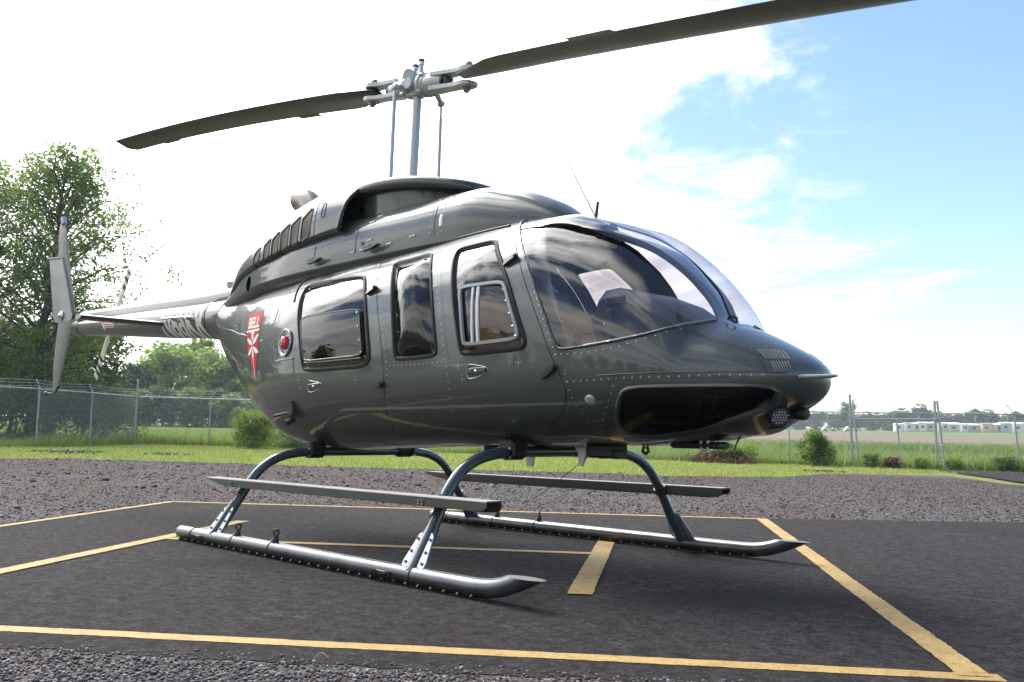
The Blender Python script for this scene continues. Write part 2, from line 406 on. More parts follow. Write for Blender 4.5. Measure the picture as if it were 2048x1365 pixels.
# grass grounds
def grass_mat(name, a, bb, cc_, sc_=1.2):
    N, b = nodes_mat(name); big = tnoise(N, .12 * sc_, 5, .6); mid = tnoise(N, 2.2 * sc_, 6, .7); fine = tnoise(N, 22, 4, .7, mapped(N, (1, 1, 1)))
    c = ramp(N, mid, [(.3, a), (.7, bb)]); c = mixc(N, ramp(N, big, [(.4, (0, 0, 0)), (.65, (.6, .6, .6))]), c, cc_)
    c = mixc(N, ramp(N, fine, [(.35, (.45, .45, .45)), (.6, (0, 0, 0))]), c, tuple(x * .45 for x in a))
    N.links.new(c, b.inputs['Base Color']); b.inputs['Roughness'].default_value = .9; b.inputs['Specular IOR Level'].default_value = .1
    bump(N, b, fine, .9, .05)
grass_mat('verge_grass', (.15, .19, .055), (.26, .29, .10), (.27, .26, .12))
grass_mat('field_grass', (.125, .185, .060), (.20, .25, .085), (.20, .23, .10))
N, b = nodes_mat('soil'); mid = tnoise(N, .5, 6, .7); st = tnoise(N, .8, 5, .7, mapped(N, (.05, 1.0, 1), math.radians(44)))
c = ramp(N, mid, [(.3, (.13, .085, .060)), (.7, (.20, .14, .10))]); c = mixc(N, ramp(N, st, [(.5, (0, 0, 0)), (.75, (.4, .4, .4))]), c, (.22, .145, .105))
N.links.new(c, b.inputs['Base Color']); b.inputs['Roughness'].default_value = .95
# road paint: yellow, worn by the grain of the asphalt
N, b = nodes_mat('yellow_paint'); g = tnoise(N, 95, 7, .8); w = tnoise(N, 4, 7, .7)
c = ramp(N, w, [(.3, (.34, .215, .058)), (.7, (.50, .325, .095))]); c = mixc(N, ramp(N, g, [(.36, (.95, .95, .95)), (.50, (0, 0, 0))]), c, (.075, .055, .030))
N.links.new(c, b.inputs['Base Color']); b.inputs['Roughness'].default_value = .75; wz = tnoise(N, 16, 8, .8); c = mixc(N, ramp(N, wz, [(.34, (.7, .7, .7)), (.46, (0, 0, 0))]), c, (.10, .072, .035)); N.links.new(c, b.inputs['Base Color']); bump(N, b, g, .5, .004)
# things coloured per stone / leaf / blade by the 'tint' attribute
def tint_mat(name, stops, rough=.8, transl=0.0, spec=.3):
    N, b = nodes_mat(name); a = N.nodes.new('ShaderNodeAttribute'); a.attribute_name = 'tint'
    c = ramp(N, a.outputs['Fac'], stops); N.links.new(c, b.inputs['Base Color']); b.inputs['Roughness'].default_value = rough; b.inputs['Specular IOR Level'].default_value = spec
    if transl:
        t = N.nodes.new('ShaderNodeBsdfTranslucent'); br_ = mixc(N, 1.0, c, (1.7, 1.75, .9), 'MULTIPLY'); N.links.new(br_, t.inputs[0])
        mx_ = N.nodes.new('ShaderNodeMixShader'); mx_.inputs[0].default_value = transl
        N.links.new(b.outputs[0], mx_.inputs[1]); N.links.new(t.outputs[0], mx_.inputs[2]); N.links.new(mx_.outputs[0], N.nodes['Material Output'].inputs[0])
tint_mat('stone', [(0, (.03, .028, .028)), (.45, (.115, .107, .108)), (.85, (.23, .22, .222)), (1, (.46, .44, .43))], .8)
tint_mat('stone_far', [(0, (.03, .023, .021)), (.5, (.088, .073, .070)), (.9, (.18, .16, .155)), (1, (.42, .40, .38))], .85)
tint_mat('verge_blade', [(0, (.14, .19, .05)), (.6, (.27, .32, .105)), (1, (.44, .42, .21))], .6, .35)
tint_mat('field_blade', [(0, (.09, .15, .04)), (.6, (.18, .25, .075)), (1, (.33, .33, .16))], .6, .35)
tint_mat('leaf_mid', [(0, (.055, .10, .032)), (.5, (.115, .18, .058)), (1, (.21, .28, .10))], .5, .5)
tint_mat('leaf_dark', [(0, (.028, .055, .024)), (.5, (.060, .100, .040)), (1, (.11, .155, .062))], .5, .42)
tint_mat('leaf_bright', [(0, (.07, .12, .026)), (.5, (.15, .23, .052)), (1, (.26, .34, .085))], .5, .45)
tint_mat('leaf_far', [(0, (.032, .056, .036)), (.5, (.056, .088, .052)), (1, (.09, .125, .072))], .6, .35)
tint_mat('leaf_dry', [(0, (.06, .035, .022)), (.5, (.13, .075, .045)), (1, (.22, .15, .09))], .8, .2)
principled('bark', (.070, .058, .050), rough=.9, noise=.35, nscale=6, bump=.5, bscale=30)
principled('galvanised', (.33, .36, .37), rough=.45, metal=.4, noise=.15, nscale=8)
principled('fence_wire', (.40, .42, .42), rough=.5, metal=.2)
principled('straw', (.55, .42, .22), rough=.7)

# ------------------------------------------------------------------ ground sheets
def ground_sheet(name, poly, off, mat, step=.5, rmax=None, jitter=0.0, kind='structure', parent=None):
    """poly: world xy outline; filled with camera-distance-graded points, laid on the land"""
    P = np.array(poly, float)
    Q = []
    for a, b_ in zip(P, np.roll(P, -1, 0)):
        D = max(1.2, min(np.hypot(*(a - CAM[:2])), np.hypot(*(b_ - CAM[:2]))))
        n = max(1, int(np.ceil(np.hypot(*(b_ - a)) / (step * max(.3, D * .04)))))
        for k in range(n): Q.append(a + (b_ - a) * k / n)
    Q = np.array(Q)
    if jitter:
        for _k in range(1): Q = Q + rng.normal(0, jitter, Q.shape)
    rings = [0.25]
    while rings[-1] < 900: rings.append(rings[-1] * 1.10 + .05)
    G = []
    for r in rings:
        m = max(12, min(160, int(2 * math.pi * r / max(.35, r * .05))))
        t = np.arange(m) * 2 * math.pi / m + r; G.append(np.stack([CAM[0] + r * np.cos(t), CAM[1] + r * np.sin(t)], 1))
    G = np.concatenate(G); G = G[inside(Q, G)]
    pts = np.concatenate([Q, G]); n = len(Q)
    r = delaunay_2d_cdt([Vector(p) for p in pts], [(i, (i + 1) % n) for i in range(n)], [], 0, 1e-6)
    v = np.array([tuple(p) for p in r[0]]); f = [tuple(q) for q in r[2]]
    cen = np.array([v[list(q)].mean(0) for q in f]); k = inside(Q, cen); f = [q for q, kk in zip(f, k) if kk]
    z = land(v[:, 0], v[:, 1]) + off
    o = mesh(name, np.column_stack([v, z]), f, mat, parent, angle=180)
    bm = bmesh.new(); bm.from_mesh(o.data)
    for fc in bm.faces:
        if fc.normal.z < 0: fc.normal_flip()
    bm.to_mesh(o.data); bm.free()
    if kind: o['kind'] = kind
    return o
big = [(CAM[0] + 880 * math.cos(t), CAM[1] + 880 * math.sin(t)) for t in np.linspace(0, 2 * math.pi, 72, endpoint=False)]
ground_sheet('field', big, -.03, 'field_grass', step=30)
GE = [(-420, 914), (-150, 916), (0, 917), (150, 917.5), (340, 923), (560, 931), (800, 938), (1000, 942), (1180, 946), (1349, 953), (1561, 955), (1640, 950), (1710, 948), (1816, 951), (1909, 953)]
gedge = [hit(*p) for p in GE]
fenceL = [bear(-420, 30.5)[:2], bear(73, 33)[:2], bear(180, 35.5)[:2], bear(269, 39.3)[:2], bear(419, 38.6)[:2], bear(566, 37.6)[:2], bear(800, 36.5)[:2], bear(1100, 35)[:2], bear(1376, 34.3)[:2], bear(1578, 34)[:2], bear(1703, 34)[:2], bear(1873, 34)[:2], bear(2040, 34)[:2], bear(2250, 34)[:2]]
vp_ = [p + (p - CAM[:2]) / np.hypot(*(p - CAM[:2])) * .6 for p in fenceL]
ground_sheet('grass_verge', [tuple(p) for p in vp_] + [tuple(hit(2600, 1010)), tuple(hit(1930, 962)), tuple(hit(1816, 958))] + [tuple(p - (p - CAM[:2]) * .04) for p in gedge[::-1][2:]], -.012, 'verge_grass', step=.6)
fine = []
for a, b_ in zip(gedge[:-1], gedge[1:]):
    for k in range(8):
        p = a + (b_ - a) * k / 8; d = (p - CAM[:2]); fine.append(tuple(p + d / np.hypot(*d) * rng.normal(0, .16)))
yard = fine + [tuple(hit(1990, 966)), tuple(hit(2300, 1010)), (14, 4), (16, -6), (9, -14), (-4, -16), (-12, -13)]
ground_sheet('gravel_yard', yard, .004, 'gravel', step=.5)
ground_sheet('side_road', [tuple(hit(*p)) for p in [(1869, 940), (2048, 943), (2400, 951), (2700, 1015), (2300, 992), (2048, 967.5), (1975, 956), (1920, 948.6)]], .02, 'asphalt', step=.4, jitter=.02)
ground_sheet('ploughed_field', [tuple(hit(*p)) for p in [(1300, 869), (1600, 866.5), (1690, 866.5), (1753, 870), (1885, 874), (2048, 879), (2300, 886), (2300, 905), (2048, 899.5), (1906, 898), (1797, 895), (1688, 889), (1600, 885), (1300, 882)]], .03, 'soil', step=1.0)

# pad of fresh asphalt
def unit(a): a = np.array(a, float); return a / np.linalg.norm(a)
BL, BR, FR, FL = np.array([-4.52, .311]), np.array([.584, 3.652]), np.array([4.06, -.841]), np.array([-.71, -4.41])
uf = unit(FR - FL); nf = np.array([uf[1], -uf[0]]); ub = unit(BR - BL); nb = np.array([-ub[1], ub[0]]); ul = unit(FL - BL); nl_ = np.array([ul[1], -ul[0]])
pad_poly = [FL + nf * .25 + nl_ * .3 * -1, FR + nf * .27, FR + uf * 3.2 + nf * .35, np.array([9.5, 6.0]), np.array([6.0, 9.0]), np.array([2.3, 5.33]), BR + nb * .06, (BL + BR) / 2 + nb * .07, BL + nb * .06 + np.array([-.05, 0]), BL * .5 + FL * .5 - nl_ * .06 * -1]
pad_poly = [np.array(p, float) for p in pad_poly]
pad = ground_sheet('asphalt_pad', pad_poly, .0065, 'asphalt', step=.35, jitter=.012)
def stripe(a, b_, w, name='painted_line', z=.0085, parent=None, rag=.0018):
    a, b_ = np.array(a, float), np.array(b_, float); u = unit(b_ - a); n = np.array([-u[1], u[0]]); L = np.hypot(*(b_ - a)); m = int(L / .03)
    V = []; F = []
    j1 = rng.normal(0, rag, m + 1); j2 = rng.normal(0, rag, m + 1); wob = np.cumsum(rng.normal(0, .0004, m + 1)); wob -= np.linspace(wob[0], wob[-1], m + 1)
    for i in range(m + 1):
        p = a + u * L * i / m + n * wob[i]
        for s_, j in ((1, j1[i]), (.33, 0), (-.33, 0), (-1, j2[i])): V.append((*(p + n * (s_ * w / 2 + j)), z))
    for i in range(m):
        for k in range(3): F.append((i * 4 + k, i * 4 + k + 1, i * 4 + 5 + k, i * 4 + 4 + k))
    o = mesh(name, V, F, 'yellow_paint', parent, angle=180)
    bm = bmesh.new(); bm.from_mesh(o.data)
    for fc in bm.faces:
        if fc.normal.z < 0: fc.normal_flip()
    bm.to_mesh(o.data); bm.free(); return o
stripe(FL, FR + uf * .06, .088, parent=pad); stripe(BL, BR, .085, parent=pad)
stripe(BL, FL, .085, parent=pad, z=.0105); stripe(BR - ub * .02, FR - ub * .02, .10, parent=pad, z=.0105)
stripe((.8425, 1.124), (2.213, -.685), .122, parent=pad, z=.0125); stripe((-2.05, -.17), (-.02, -2.80), .118, parent=pad, z=.0125)
stripe((-1.20, -1.175), (1.25, .525), .095, parent=pad, z=.0105)

# loose stones: near ones each a small faceted lump, all one mass nobody could count
def stones(name, pts, size, mat, flat=.7):
    n = len(pts); base = np.array([(i, j, k) for i in (-1, 1) for j in (-1, 1) for k in (-1, 1)], float) * .58
    F = np.array([(0, 1, 3, 2), (4, 6, 7, 5), (0, 4, 5, 1), (2, 3, 7, 6), (0, 2, 6, 4), (1, 5, 7, 3)])
    V = base[None] + rng.normal(0, .20, (n, 8, 3)); s = (size * rng.lognormal(0, .35, n))[:, None, None]; V = V * s; V[..., 2] *= flat
    a = rng.uniform(0, 6.28, n); ca, sa = np.cos(a)[:, None], np.sin(a)[:, None]; x = V[..., 0] * ca - V[..., 1] * sa; y = V[..., 0] * sa + V[..., 1] * ca; V[..., 0] = x; V[..., 1] = y
    V[..., 0] += pts[:, 0:1]; V[..., 1] += pts[:, 1:2]; V[..., 2] += pts[:, 2:3] + s[..., 0] * .12
    t = np.repeat(np.clip(rng.beta(1.6, 2.6, n), 0, 1), 8)
    o = mesh_np(name, V.reshape(-1, 3), (F[None] + (np.arange(n) * 8)[:, None, None]).reshape(-1, 4), mat, attr=t); o['kind'] = 'stuff'
    return o
padQ = np.array([tuple(p) for p in pad_poly]); yardQ = np.array(yard)
def scatter(n, rmin, rmax, amin, amax, power=1.0):
    r = rmin + (rmax - rmin) * rng.uniform(0, 1, n) ** power; a = rng.uniform(amin, amax, n)
    d = FW[None] * np.cos(a)[:, None] + RT[None] * np.sin(a)[:, None]; return CAM[:2] + d * r[:, None]
p = scatter(170000, 1.2, 6.0, -1.3, .55, 1.3)
sep = (p - FR) @ nf     # how far in front of the pad's front line
dens = np.clip((sep - .16) / .22, 0, 1); clump = np.array([0.5 + .5 * math.sin(3.1 * a + 1.3 * math.sin(2.3 * b_)) * math.cos(2.7 * b_) for a, b_ in p])
p = p[(rng.uniform(0, 1, len(p)) < dens * (.55 + .45 * clump)) & (sep > .1)]
stones('gravel_stones', np.column_stack([p, land(p[:, 0], p[:, 1]) + .006]), .0048, 'stone')
q = scatter(70000, 6.5, 24, -.62, .60, .9); k = inside(yardQ, q) & ~inside(padQ, q); q = q[k]
stones('gravel_stones', np.column_stack([q, land(q[:, 0], q[:, 1]) + .004]), .0085, 'stone_far')
q = scatter(900, 12, 23, -.62, .2, .9); k = inside(yardQ, q) & ~inside(padQ, q); q = q[k]
stones('gravel_stones', np.column_stack([q, land(q[:, 0], q[:, 1]) + .006]), .022, 'stone_far')
q = np.concatenate([hit(x, y)[None] + rng.normal(0, [.25, .25], (60, 2)) for x, y in [(130, 905), (150, 907), (170, 905), (110, 904), (340, 910), (1640, 944)]])
stones('gravel_stones', np.column_stack([q, land(q[:, 0], q[:, 1]) + .02]), .03, 'stone')

def blades(name, pts, h, w, mat):
    n = len(pts); a = rng.uniform(0, 6.28, n); hh = h * rng.uniform(.5, 1.3, n); le = rng.normal(0, .45, (n, 2)) * hh[:, None]
    dx = np.stack([np.cos(a), np.sin(a), np.zeros(n)], 1) * w * rng.uniform(.6, 1.4, n)[:, None]
    b0 = pts - dx; b1 = pts + dx; tip = pts + np.column_stack([le, hh])
    V = np.stack([b0, b1, tip], 1).reshape(-1, 3); F = np.arange(3 * n).reshape(n, 3); tt = np.repeat(np.clip(rng.normal(.42, .22, n), 0, 1), 3)
    o = mesh_np(name, V, F, mat, attr=tt); o['kind'] = 'stuff'; return o
vergeQ = np.array([tuple(p) for p in vp_] + [tuple(hit(1940, 948)), tuple(hit(1840, 948))] + [tuple(p) for p in gedge[::-1][2:]])
q = scatter(130000, 16, 42, -.60, .58); q = q[inside(vergeQ, q)]
blades('grass_blades', np.column_stack([q, land(q[:, 0], q[:, 1]) - .02]), .065, .013, 'verge_blade')
q = scatter(90000, 33, 90, -.60, .58, 1.5); q = q[~inside(vergeQ, q)]
blades('grass_blades', np.column_stack([q, land(q[:, 0], q[:, 1]) - .03]), .22, .03, 'field_blade')
# rank grass along the foot of the fence and in a strip across the field
q = np.concatenate([np.array(fenceL[i]) + (np.array(fenceL[i + 1]) - np.array(fenceL[i])) * rng.uniform(0, 1, (1500, 1)) + rng.normal(0, .18, (1500, 2)) for i in range(len(fenceL) - 1)])
blades('grass_blades', np.column_stack([q, land(q[:, 0], q[:, 1]) - .02]), .20, .016, 'field_blade')
clumps_ = [fenceL[i] + (fenceL[i + 1] - fenceL[i]) * rng.uniform() for i in rng.integers(1, len(fenceL) - 1, 70)]
q = np.concatenate([c_ + rng.normal(0, [.28, .28], (int(rng.integers(30, 120)), 2)) for c_ in clumps_])
blades('grass_blades', np.column_stack([q, land(q[:, 0], q[:, 1]) - .02]), .42, .018, 'field_blade')
q = np.concatenate([bear(x, d)[None, :2] + rng.normal(0, [.5, .5], (26, 2)) for x, d in zip(rng.uniform(1560, 2120, 260), rng.normal(58, 2.6, 260))])
blades('grass_blades', np.column_stack([q, land(q[:, 0], q[:, 1]) - .02]), .40, .045, 'leaf_mid')
# a dry straw on the gravel
m = MB(); P0 = np.array([2.44, -2.33]); m.tube([(2.485, -2.29, .016), (2.495, -2.285, .030), (2.510, -2.278, .034), (2.53, -2.27, .020)], [.0016, .0015, .0013, .0008], n=6)
tag(m.build('straw', 'straw'), 'single dry yellow straw lying on the grey gravel in the foreground', 'straw')
# ------------------------------------------------------------------ helicopter: x forward, y to port, z up, mast at the origin
HELI = tag(empty('helicopter', (0, 0, 0)), 'glossy dark grey-green helicopter standing on high skids on the asphalt pad', 'helicopter')
# cabin shell: station x, half width, top, bottom, height of greatest width, upper and lower fullness
T1 = np.array([[3.101,0,1.048,1.037,1.042,2,2],[3.05,.191,1.124,.922,1.043,2,2],[2.948,.291,1.188,.881,1.031,2.1,2.1],[2.774,.396,1.276,.763,1.034,2.2,2.3],
[2.637,.471,1.345,.753,1.042,2.1,2.4],[2.55,.521,1.531,.735,1.063,2,2.5],[2.346,.588,1.752,.717,1.106,2,2.6],[2.142,.621,1.883,.703,1.144,2.1,2.7],
[1.938,.64,1.956,.702,1.175,2.3,2.8],[1.683,.655,2.022,.69,1.196,2.5,2.8],[1.326,.657,2.039,.679,1.215,2.6,2.8],[.612,.659,2.019,.672,1.224,2.6,2.8],
[0,.652,2.008,.652,1.245,2.6,2.7],[-.612,.625,1.999,.625,1.267,2.5,2.5],[-1.122,.556,1.998,.658,1.31,2.4,2.4],[-1.53,.458,2.008,.777,1.388,2.3,2.3],
[-1.938,.343,2.006,.948,1.487,2.2,2.2],[-2.346,.238,1.991,1.20,1.619,2.2,2.1],[-2.53,.214,1.987,1.36,1.68,2.1,2.1],[-2.64,.196,1.985,1.52,1.74,2.1,2.1],[-2.70,.175,1.982,1.64,1.78,2.1,2.1],[-3.009,.130,1.975,1.72,1.82,2.1,2.1]])
XN = 3.101
def sv(x): return np.sqrt(np.maximum(XN - np.asarray(x, float), 0))
GK = np.array([[2.7,0],[2.60,.03],[2.45,.05],[2.2,.05],[1.95,.04],[1.75,.015],[1.55,0],[-3,0]])
def prm(x):
    s = sv(x); k = sv(T1[:, 0]); return [pchip(k, T1[:, j], s) for j in range(1, 7)] + [pchip(sv(GK[:, 0]), GK[:, 1], s)]
def S1(x, th):
    a, zt, zb, zc, et, eb, g = prm(x); c = np.abs(np.cos(th)); s = np.sin(th); e = np.where(s >= 0, et, eb)
    y = -a * c ** (2 / e); zz_ = np.abs(s) ** (2 / e); z = np.where(s >= 0, zc + (zt - zc) * zz_, zc - (zc - zb) * zz_)
    z = z - g * np.exp(-(y / .07) ** 2) * np.clip((s - .3) / .4, 0, 1)
    return np.stack(np.broadcast_arrays(x, y, z), -1)
def Z1(x, z):
    a, zt, zb, zc, et, eb, g = prm(x); up = z >= zc
    r = np.where(up, (z - zc) / (zt - zc + 1e-9), (zc - z) / (zc - zb + 1e-9)); e = np.where(up, et, eb)
    return np.where(up, 1, -1) * np.arcsin(np.clip(r, 0, 1) ** (e / 2))
class Skin:
    """a half shell S(x, th) with its mapping from a side-view (x, z) to th; (u, v) = (u(x), th)"""
    def __init__(s, S, Zf, u, x_of_u): s.S, s.Z, s.u, s.xu = S, Zf, u, x_of_u
    def uv(s, P):
        P = np.array(P, float); return np.column_stack([s.u(P[:, 0]), s.Z(P[:, 0], P[:, 1])])
    def pos(s, Q, d=0.0):
        Q = np.asarray(Q, float); x = s.xu(Q[:, 0]); th = np.clip(Q[:, 1], -math.pi / 2, math.pi / 2); P = s.S(x, th); n = s.nrm(Q)
        return P + n * (np.asarray(d)[..., None] if np.ndim(d) else d), n
    def nrm(s, Q):
        u, th = Q[:, 0], np.clip(Q[:, 1], -math.pi / 2 + .012, math.pi / 2 - .012); e = 4e-3
        u0 = np.maximum(u, .03)
        du = s.S(s.xu(u0 + e), th) - s.S(s.xu(u0 - e), th); dt = s.S(s.xu(u0), th + e) - s.S(s.xu(u0), th - e)
        n = np.cross(du, dt); n /= np.linalg.norm(n, axis=1)[:, None] + 1e-12
        n = np.where((n[:, 1] * 1.0 + n[:, 2] * np.sign(th) * .3 > 0)[:, None] & (np.abs(th) < 1.2)[:, None], n, n)
        return n * s.sgn(n, th)
    def sgn(s, n, th):
        ref = np.column_stack([np.zeros(len(th)), -np.cos(th), np.sin(th)]); return np.where((n * ref).sum(1) < 0, -1.0, 1.0)[:, None]
    def at(s, P, d=0.0): return s.pos(s.uv(P), d)
POD = Skin(S1, Z1, sv, lambda u: XN - u * u)
def both(fn):
    for s in (1, -1): fn(s)
def emit(name, V, F, n, mat, s, parent):
    V = np.array(V); n = np.array(n); F = np.array(F)
    if s < 0: V = V * [1, -1, 1]; n = n * [1, -1, 1]; F = F[:, ::-1]
    a, b_, c = V[F[:, 0]], V[F[:, 1]], V[F[:, 2]]; fl = (np.cross(b_ - a, c - a) * n[F[:, 0]]).sum(1) < 0
    F = np.where(fl[:, None], F[:, ::-1], F)
    return mesh(name, V, F.tolist(), mat, parent, normals=n)
def region(skin, outer, holes, du, dv, d=0.0, pts_uv=False, dense=None):
    """triangulate a side-view outline with holes on the shell"""
    O = outer if pts_uv else skin.uv(outer); H = [skin.uv(h) for h in holes]
    u0, v0 = O.min(0); u1, v1 = O.max(0)
    gu = np.arange(math.floor(u0 / du) * du, u1 + du, du); gv = np.arange(math.floor(v0 / dv) * dv, v1 + dv, dv)
    G = np.stack(np.meshgrid(gu, gv, indexing='ij'), -1).reshape(-1, 2); k = inside(O, G)
    for h in H: k &= ~inside(h, G)
    G = G[k]; E_ = np.concatenate([O] + H)
    # drop grid points that crowd an outline
    if len(G):
        sc_ = np.array([1 / du, 1 / dv]); keep = np.ones(len(G), bool)
        for i in range(0, len(G), 4000):
            D = ((G[i:i + 4000, None, :] - E_[None]) * sc_); keep[i:i + 4000] = (D ** 2).sum(-1).min(1) > .16
        G = G[keep]
    pts = [Vector(p) for p in np.concatenate([E_, G])]; edges = []; o = 0
    for L in [O] + H:
        n = len(L); edges += [(o + i, o + (i + 1) % n) for i in range(n)]; o += n
    r = delaunay_2d_cdt(pts, edges, [], 0, 1e-7); v = np.array([tuple(p) for p in r[0]]); f = np.array([tuple(q) for q in r[2]])
    c = v[f].mean(1); k = inside(O, c)
    for h in H: k &= ~inside(h, c)
    P, n = skin.pos(v, d); return P, f[k], n
def bulge(P, F, n, skin, outer_edge, h, p=1.0):
    """blow a pane outwards: h at the middle, nothing at its edge"""
    e = outer_edge; out = P.copy()
    D = np.empty(len(P))
    for i in range(0, len(P), 2000): D[i:i + 2000] = np.sqrt(((P[i:i + 2000, None, [0, 2]] - e[None]) ** 2).sum(-1)).min(1)
    t = np.clip(D / D.max(), 0, 1); out = P + n * (h * (1 - (1 - t) ** 2) ** p)[:, None]
    N_ = np.zeros_like(out); fn_ = np.cross(out[F[:, 1]] - out[F[:, 0]], out[F[:, 2]] - out[F[:, 0]])
    for k in range(3): np.add.at(N_, F[:, k], fn_)
    N_ /= np.linalg.norm(N_, axis=1)[:, None] + 1e-12; sg = np.sign((N_ * n).sum(1)); return out, N_ * sg[:, None]
def loop(P, it=2, d=.02): return resample(chaikin(P, it), d)
def band(skin, A, B, prof, name, mat, s, parent, closed=True):
    """strip between matched side-view lines A and B; prof = [(t, height)] across it"""
    rows = [skin.at(A * (1 - t) + B * t, h)[0] for t, h in prof]; m = len(rows); n = len(A); V = np.stack(rows, 1).reshape(-1, 3)
    if s < 0: V = V * [1, -1, 1]
    F = []
    for i in range(n if closed else n - 1):
        j = (i + 1) % n
        for k in range(m - 1): F.append((i * m + k, i * m + k + 1, j * m + k + 1, j * m + k))
    o = mesh(name, V, F, mat, parent, angle=50); bm = bmesh.new(); bm.from_mesh(o.data); bmesh.ops.recalc_face_normals(bm, faces=bm.faces); bm.to_mesh(o.data); bm.free()
    return o
def line_tube(skin, P, r, name, mat, s, parent, d=0.0, closed=False, n=8):
    P3 = skin.at(P, d)[0]
    if s < 0: P3 = P3 * [1, -1, 1]
    m = MB(); m.tube(P3, r, n=n, closed=closed); return m.build(name, mat, parent, angle=60)

W_FRONT = loop([(1.285,1.212),(1.237,1.40),(1.135,1.68),(1.08,1.80),(1.083,1.852),(1.229,1.857),(1.367,1.860),(1.42,1.845),(1.455,1.80),(1.545,1.70),(1.645,1.563),(1.704,1.46),(1.81,1.245),(1.797,1.205),(1.753,1.193),(1.55,1.190),(1.315,1.188)])
W_MID = loop([(.564,1.639),(.485,1.77),(.42,1.85),(.618,1.855),(.79,1.868),(.85,1.838),(1.002,1.591),(1.09,1.24),(1.072,1.200),(1.03,1.192),(.70,1.189),(.672,1.216),(.64,1.431)])
W_REAR = loop([(-.459,1.389),(-.579,1.639),(-.622,1.731),(-.632,1.80),(-.572,1.829),(-.19,1.812),(.12,1.80),(.214,1.768),(.357,1.526),(.432,1.245),(.410,1.185),(.31,1.165),(-.003,1.168),(-.351,1.170),(-.41,1.20)])
D_REAR = loop([(.275,1.86),(.388,1.688),(.446,1.571),(.518,1.406),(.578,1.125),(.555,.95),(.49,.782),(.45,.757),(.2,.755),(-.181,.749),(-.47,.812),(-.505,.86),(-.495,.95),(-.481,1.077),(-.502,1.252),(-.545,1.43),(-.677,1.687),(-.745,1.80),(-.74,1.872),(-.6,1.892),(-.2,1.895),(.2,1.892)], 1)
D_FRONT = loop([(.945,1.86),(1.017,1.72),(1.108,1.507),(1.159,1.309),(1.211,1.08),(1.20,.95),(1.155,.80),(1.18,.79),(1.377,.796),(1.828,.810),(1.927,.833),(2.001,.878),(2.047,.943),(2.05,1.008),(2.0,1.105),(1.963,1.175),(1.885,1.335),(1.79,1.505),(1.737,1.592),(1.662,1.705),(1.588,1.80),(1.53,1.872),(1.45,1.912),(1.3,1.917),(1.05,1.91),(.96,1.898)], 1)
G_WS = [(1.425,2.0),(1.462,1.962),(1.52,1.915),(1.585,1.85),(1.65,1.772),(1.731,1.672),(1.815,1.545),(1.913,1.38),(2.003,1.20),(2.02,1.186),(2.086,1.185),(2.203,1.194),(2.345,1.21),(2.468,1.231),(2.566,1.262),(2.622,1.297),(2.642,1.322)]
C_WIN = loop([(2.375,.968),(2.425,.984),(2.60,.988),(2.80,.989),(2.955,.988),(3.002,.968),(2.985,.930),(2.88,.860),(2.65,.779),(2.45,.750),(2.315,.744),(2.252,.762),(2.255,.795),(2.305,.870),(2.35,.935)], 1)
gl_uv = POD.uv(resample(chaikin(G_WS, 1, closed=False), .02, closed=False))
gl_uv = np.concatenate([[[sv(1.41), math.pi / 2]], gl_uv, [[sv(2.647), math.pi / 2]]])
gl_top = np.column_stack([np.linspace(sv(2.647), sv(1.41), 60)[1:-1], np.full(58, math.pi / 2)])
GLASS_UV = np.concatenate([gl_uv, gl_top])
# fuselage outline in (u, th): nose to tail, keel to roof ridge
u_ax = np.linspace(0.02, sv(-2.99), 190)
SHELL_UV = np.concatenate([np.column_stack([u_ax, np.full(190, -math.pi / 2)]), np.column_stack([np.full(60, u_ax[-1]), np.linspace(-math.pi / 2, math.pi / 2, 62)[1:-1]]),
                           np.column_stack([u_ax[::-1], np.full(190, math.pi / 2)]), np.column_stack([np.full(20, u_ax[0]), np.linspace(math.pi / 2, -math.pi / 2, 22)[1:-1]])])
class _UVH(Skin): pass
def region_shell(s):
    sk = POD; H = [sk.uv(D_FRONT), sk.uv(D_REAR), sk.uv(W_MID), sk.uv(C_WIN), GLASS_UV]
    du, dv = .0125, .036
    gu = np.arange(.03, u_ax[-1], du); gv = np.arange(-math.pi / 2 + dv, math.pi / 2, dv)
    G = np.stack(np.meshgrid(gu, gv, indexing='ij'), -1).reshape(-1, 2); k = np.ones(len(G), bool)
    for h in H: k &= ~inside(h, G)
    G = G[k]; E_ = np.concatenate([SHELL_UV] + H); sc_ = np.array([1 / du, 1 / dv]); keep = np.ones(len(G), bool)
    for i in range(0, len(G), 4000):
        D = ((G[i:i + 4000, None, :] - E_[None]) * sc_); keep[i:i + 4000] = (D ** 2).sum(-1).min(1) > .16
    G = G[keep]; pts = [Vector(p) for p in np.concatenate([E_, G])]; edges = []; o = 0
    for L in [SHELL_UV] + H:
        n = len(L); edges += [(o + i, o + (i + 1) % n) for i in range(n)]; o += n
    r = delaunay_2d_cdt(pts, edges, [], 0, 1e-7); v = np.array([tuple(p) for p in r[0]]); f = np.array([tuple(q) for q in r[2]])
    c = v[f].mean(1); k = inside(SHELL_UV, c)
    for h in H: k &= ~inside(h, c)
    P, n = sk.pos(v); return P, f[k], n
Ps, Fs, Ns = region_shell(1)
Pm = Ps * [1, -1, 1]; Nm = Ns * [1, -1, 1]
Vall = np.concatenate([Ps, Pm]); Nall = np.concatenate([Ns, Nm]); Fall = np.concatenate([Fs, Fs[:, ::-1] + len(Ps)])
a_, b2_, c_ = Vall[Fall[:, 0]], Vall[Fall[:, 1]], Vall[Fall[:, 2]]; fl = (np.cross(b2_ - a_, c_ - a_) * Nall[Fall[:, 0]]).sum(1) < 0
Fall = np.where(fl[:, None], Fall[:, ::-1], Fall)
FUS = mesh('fuselage', Vall, Fall.tolist(), 'paint', HELI, normals=Nall)

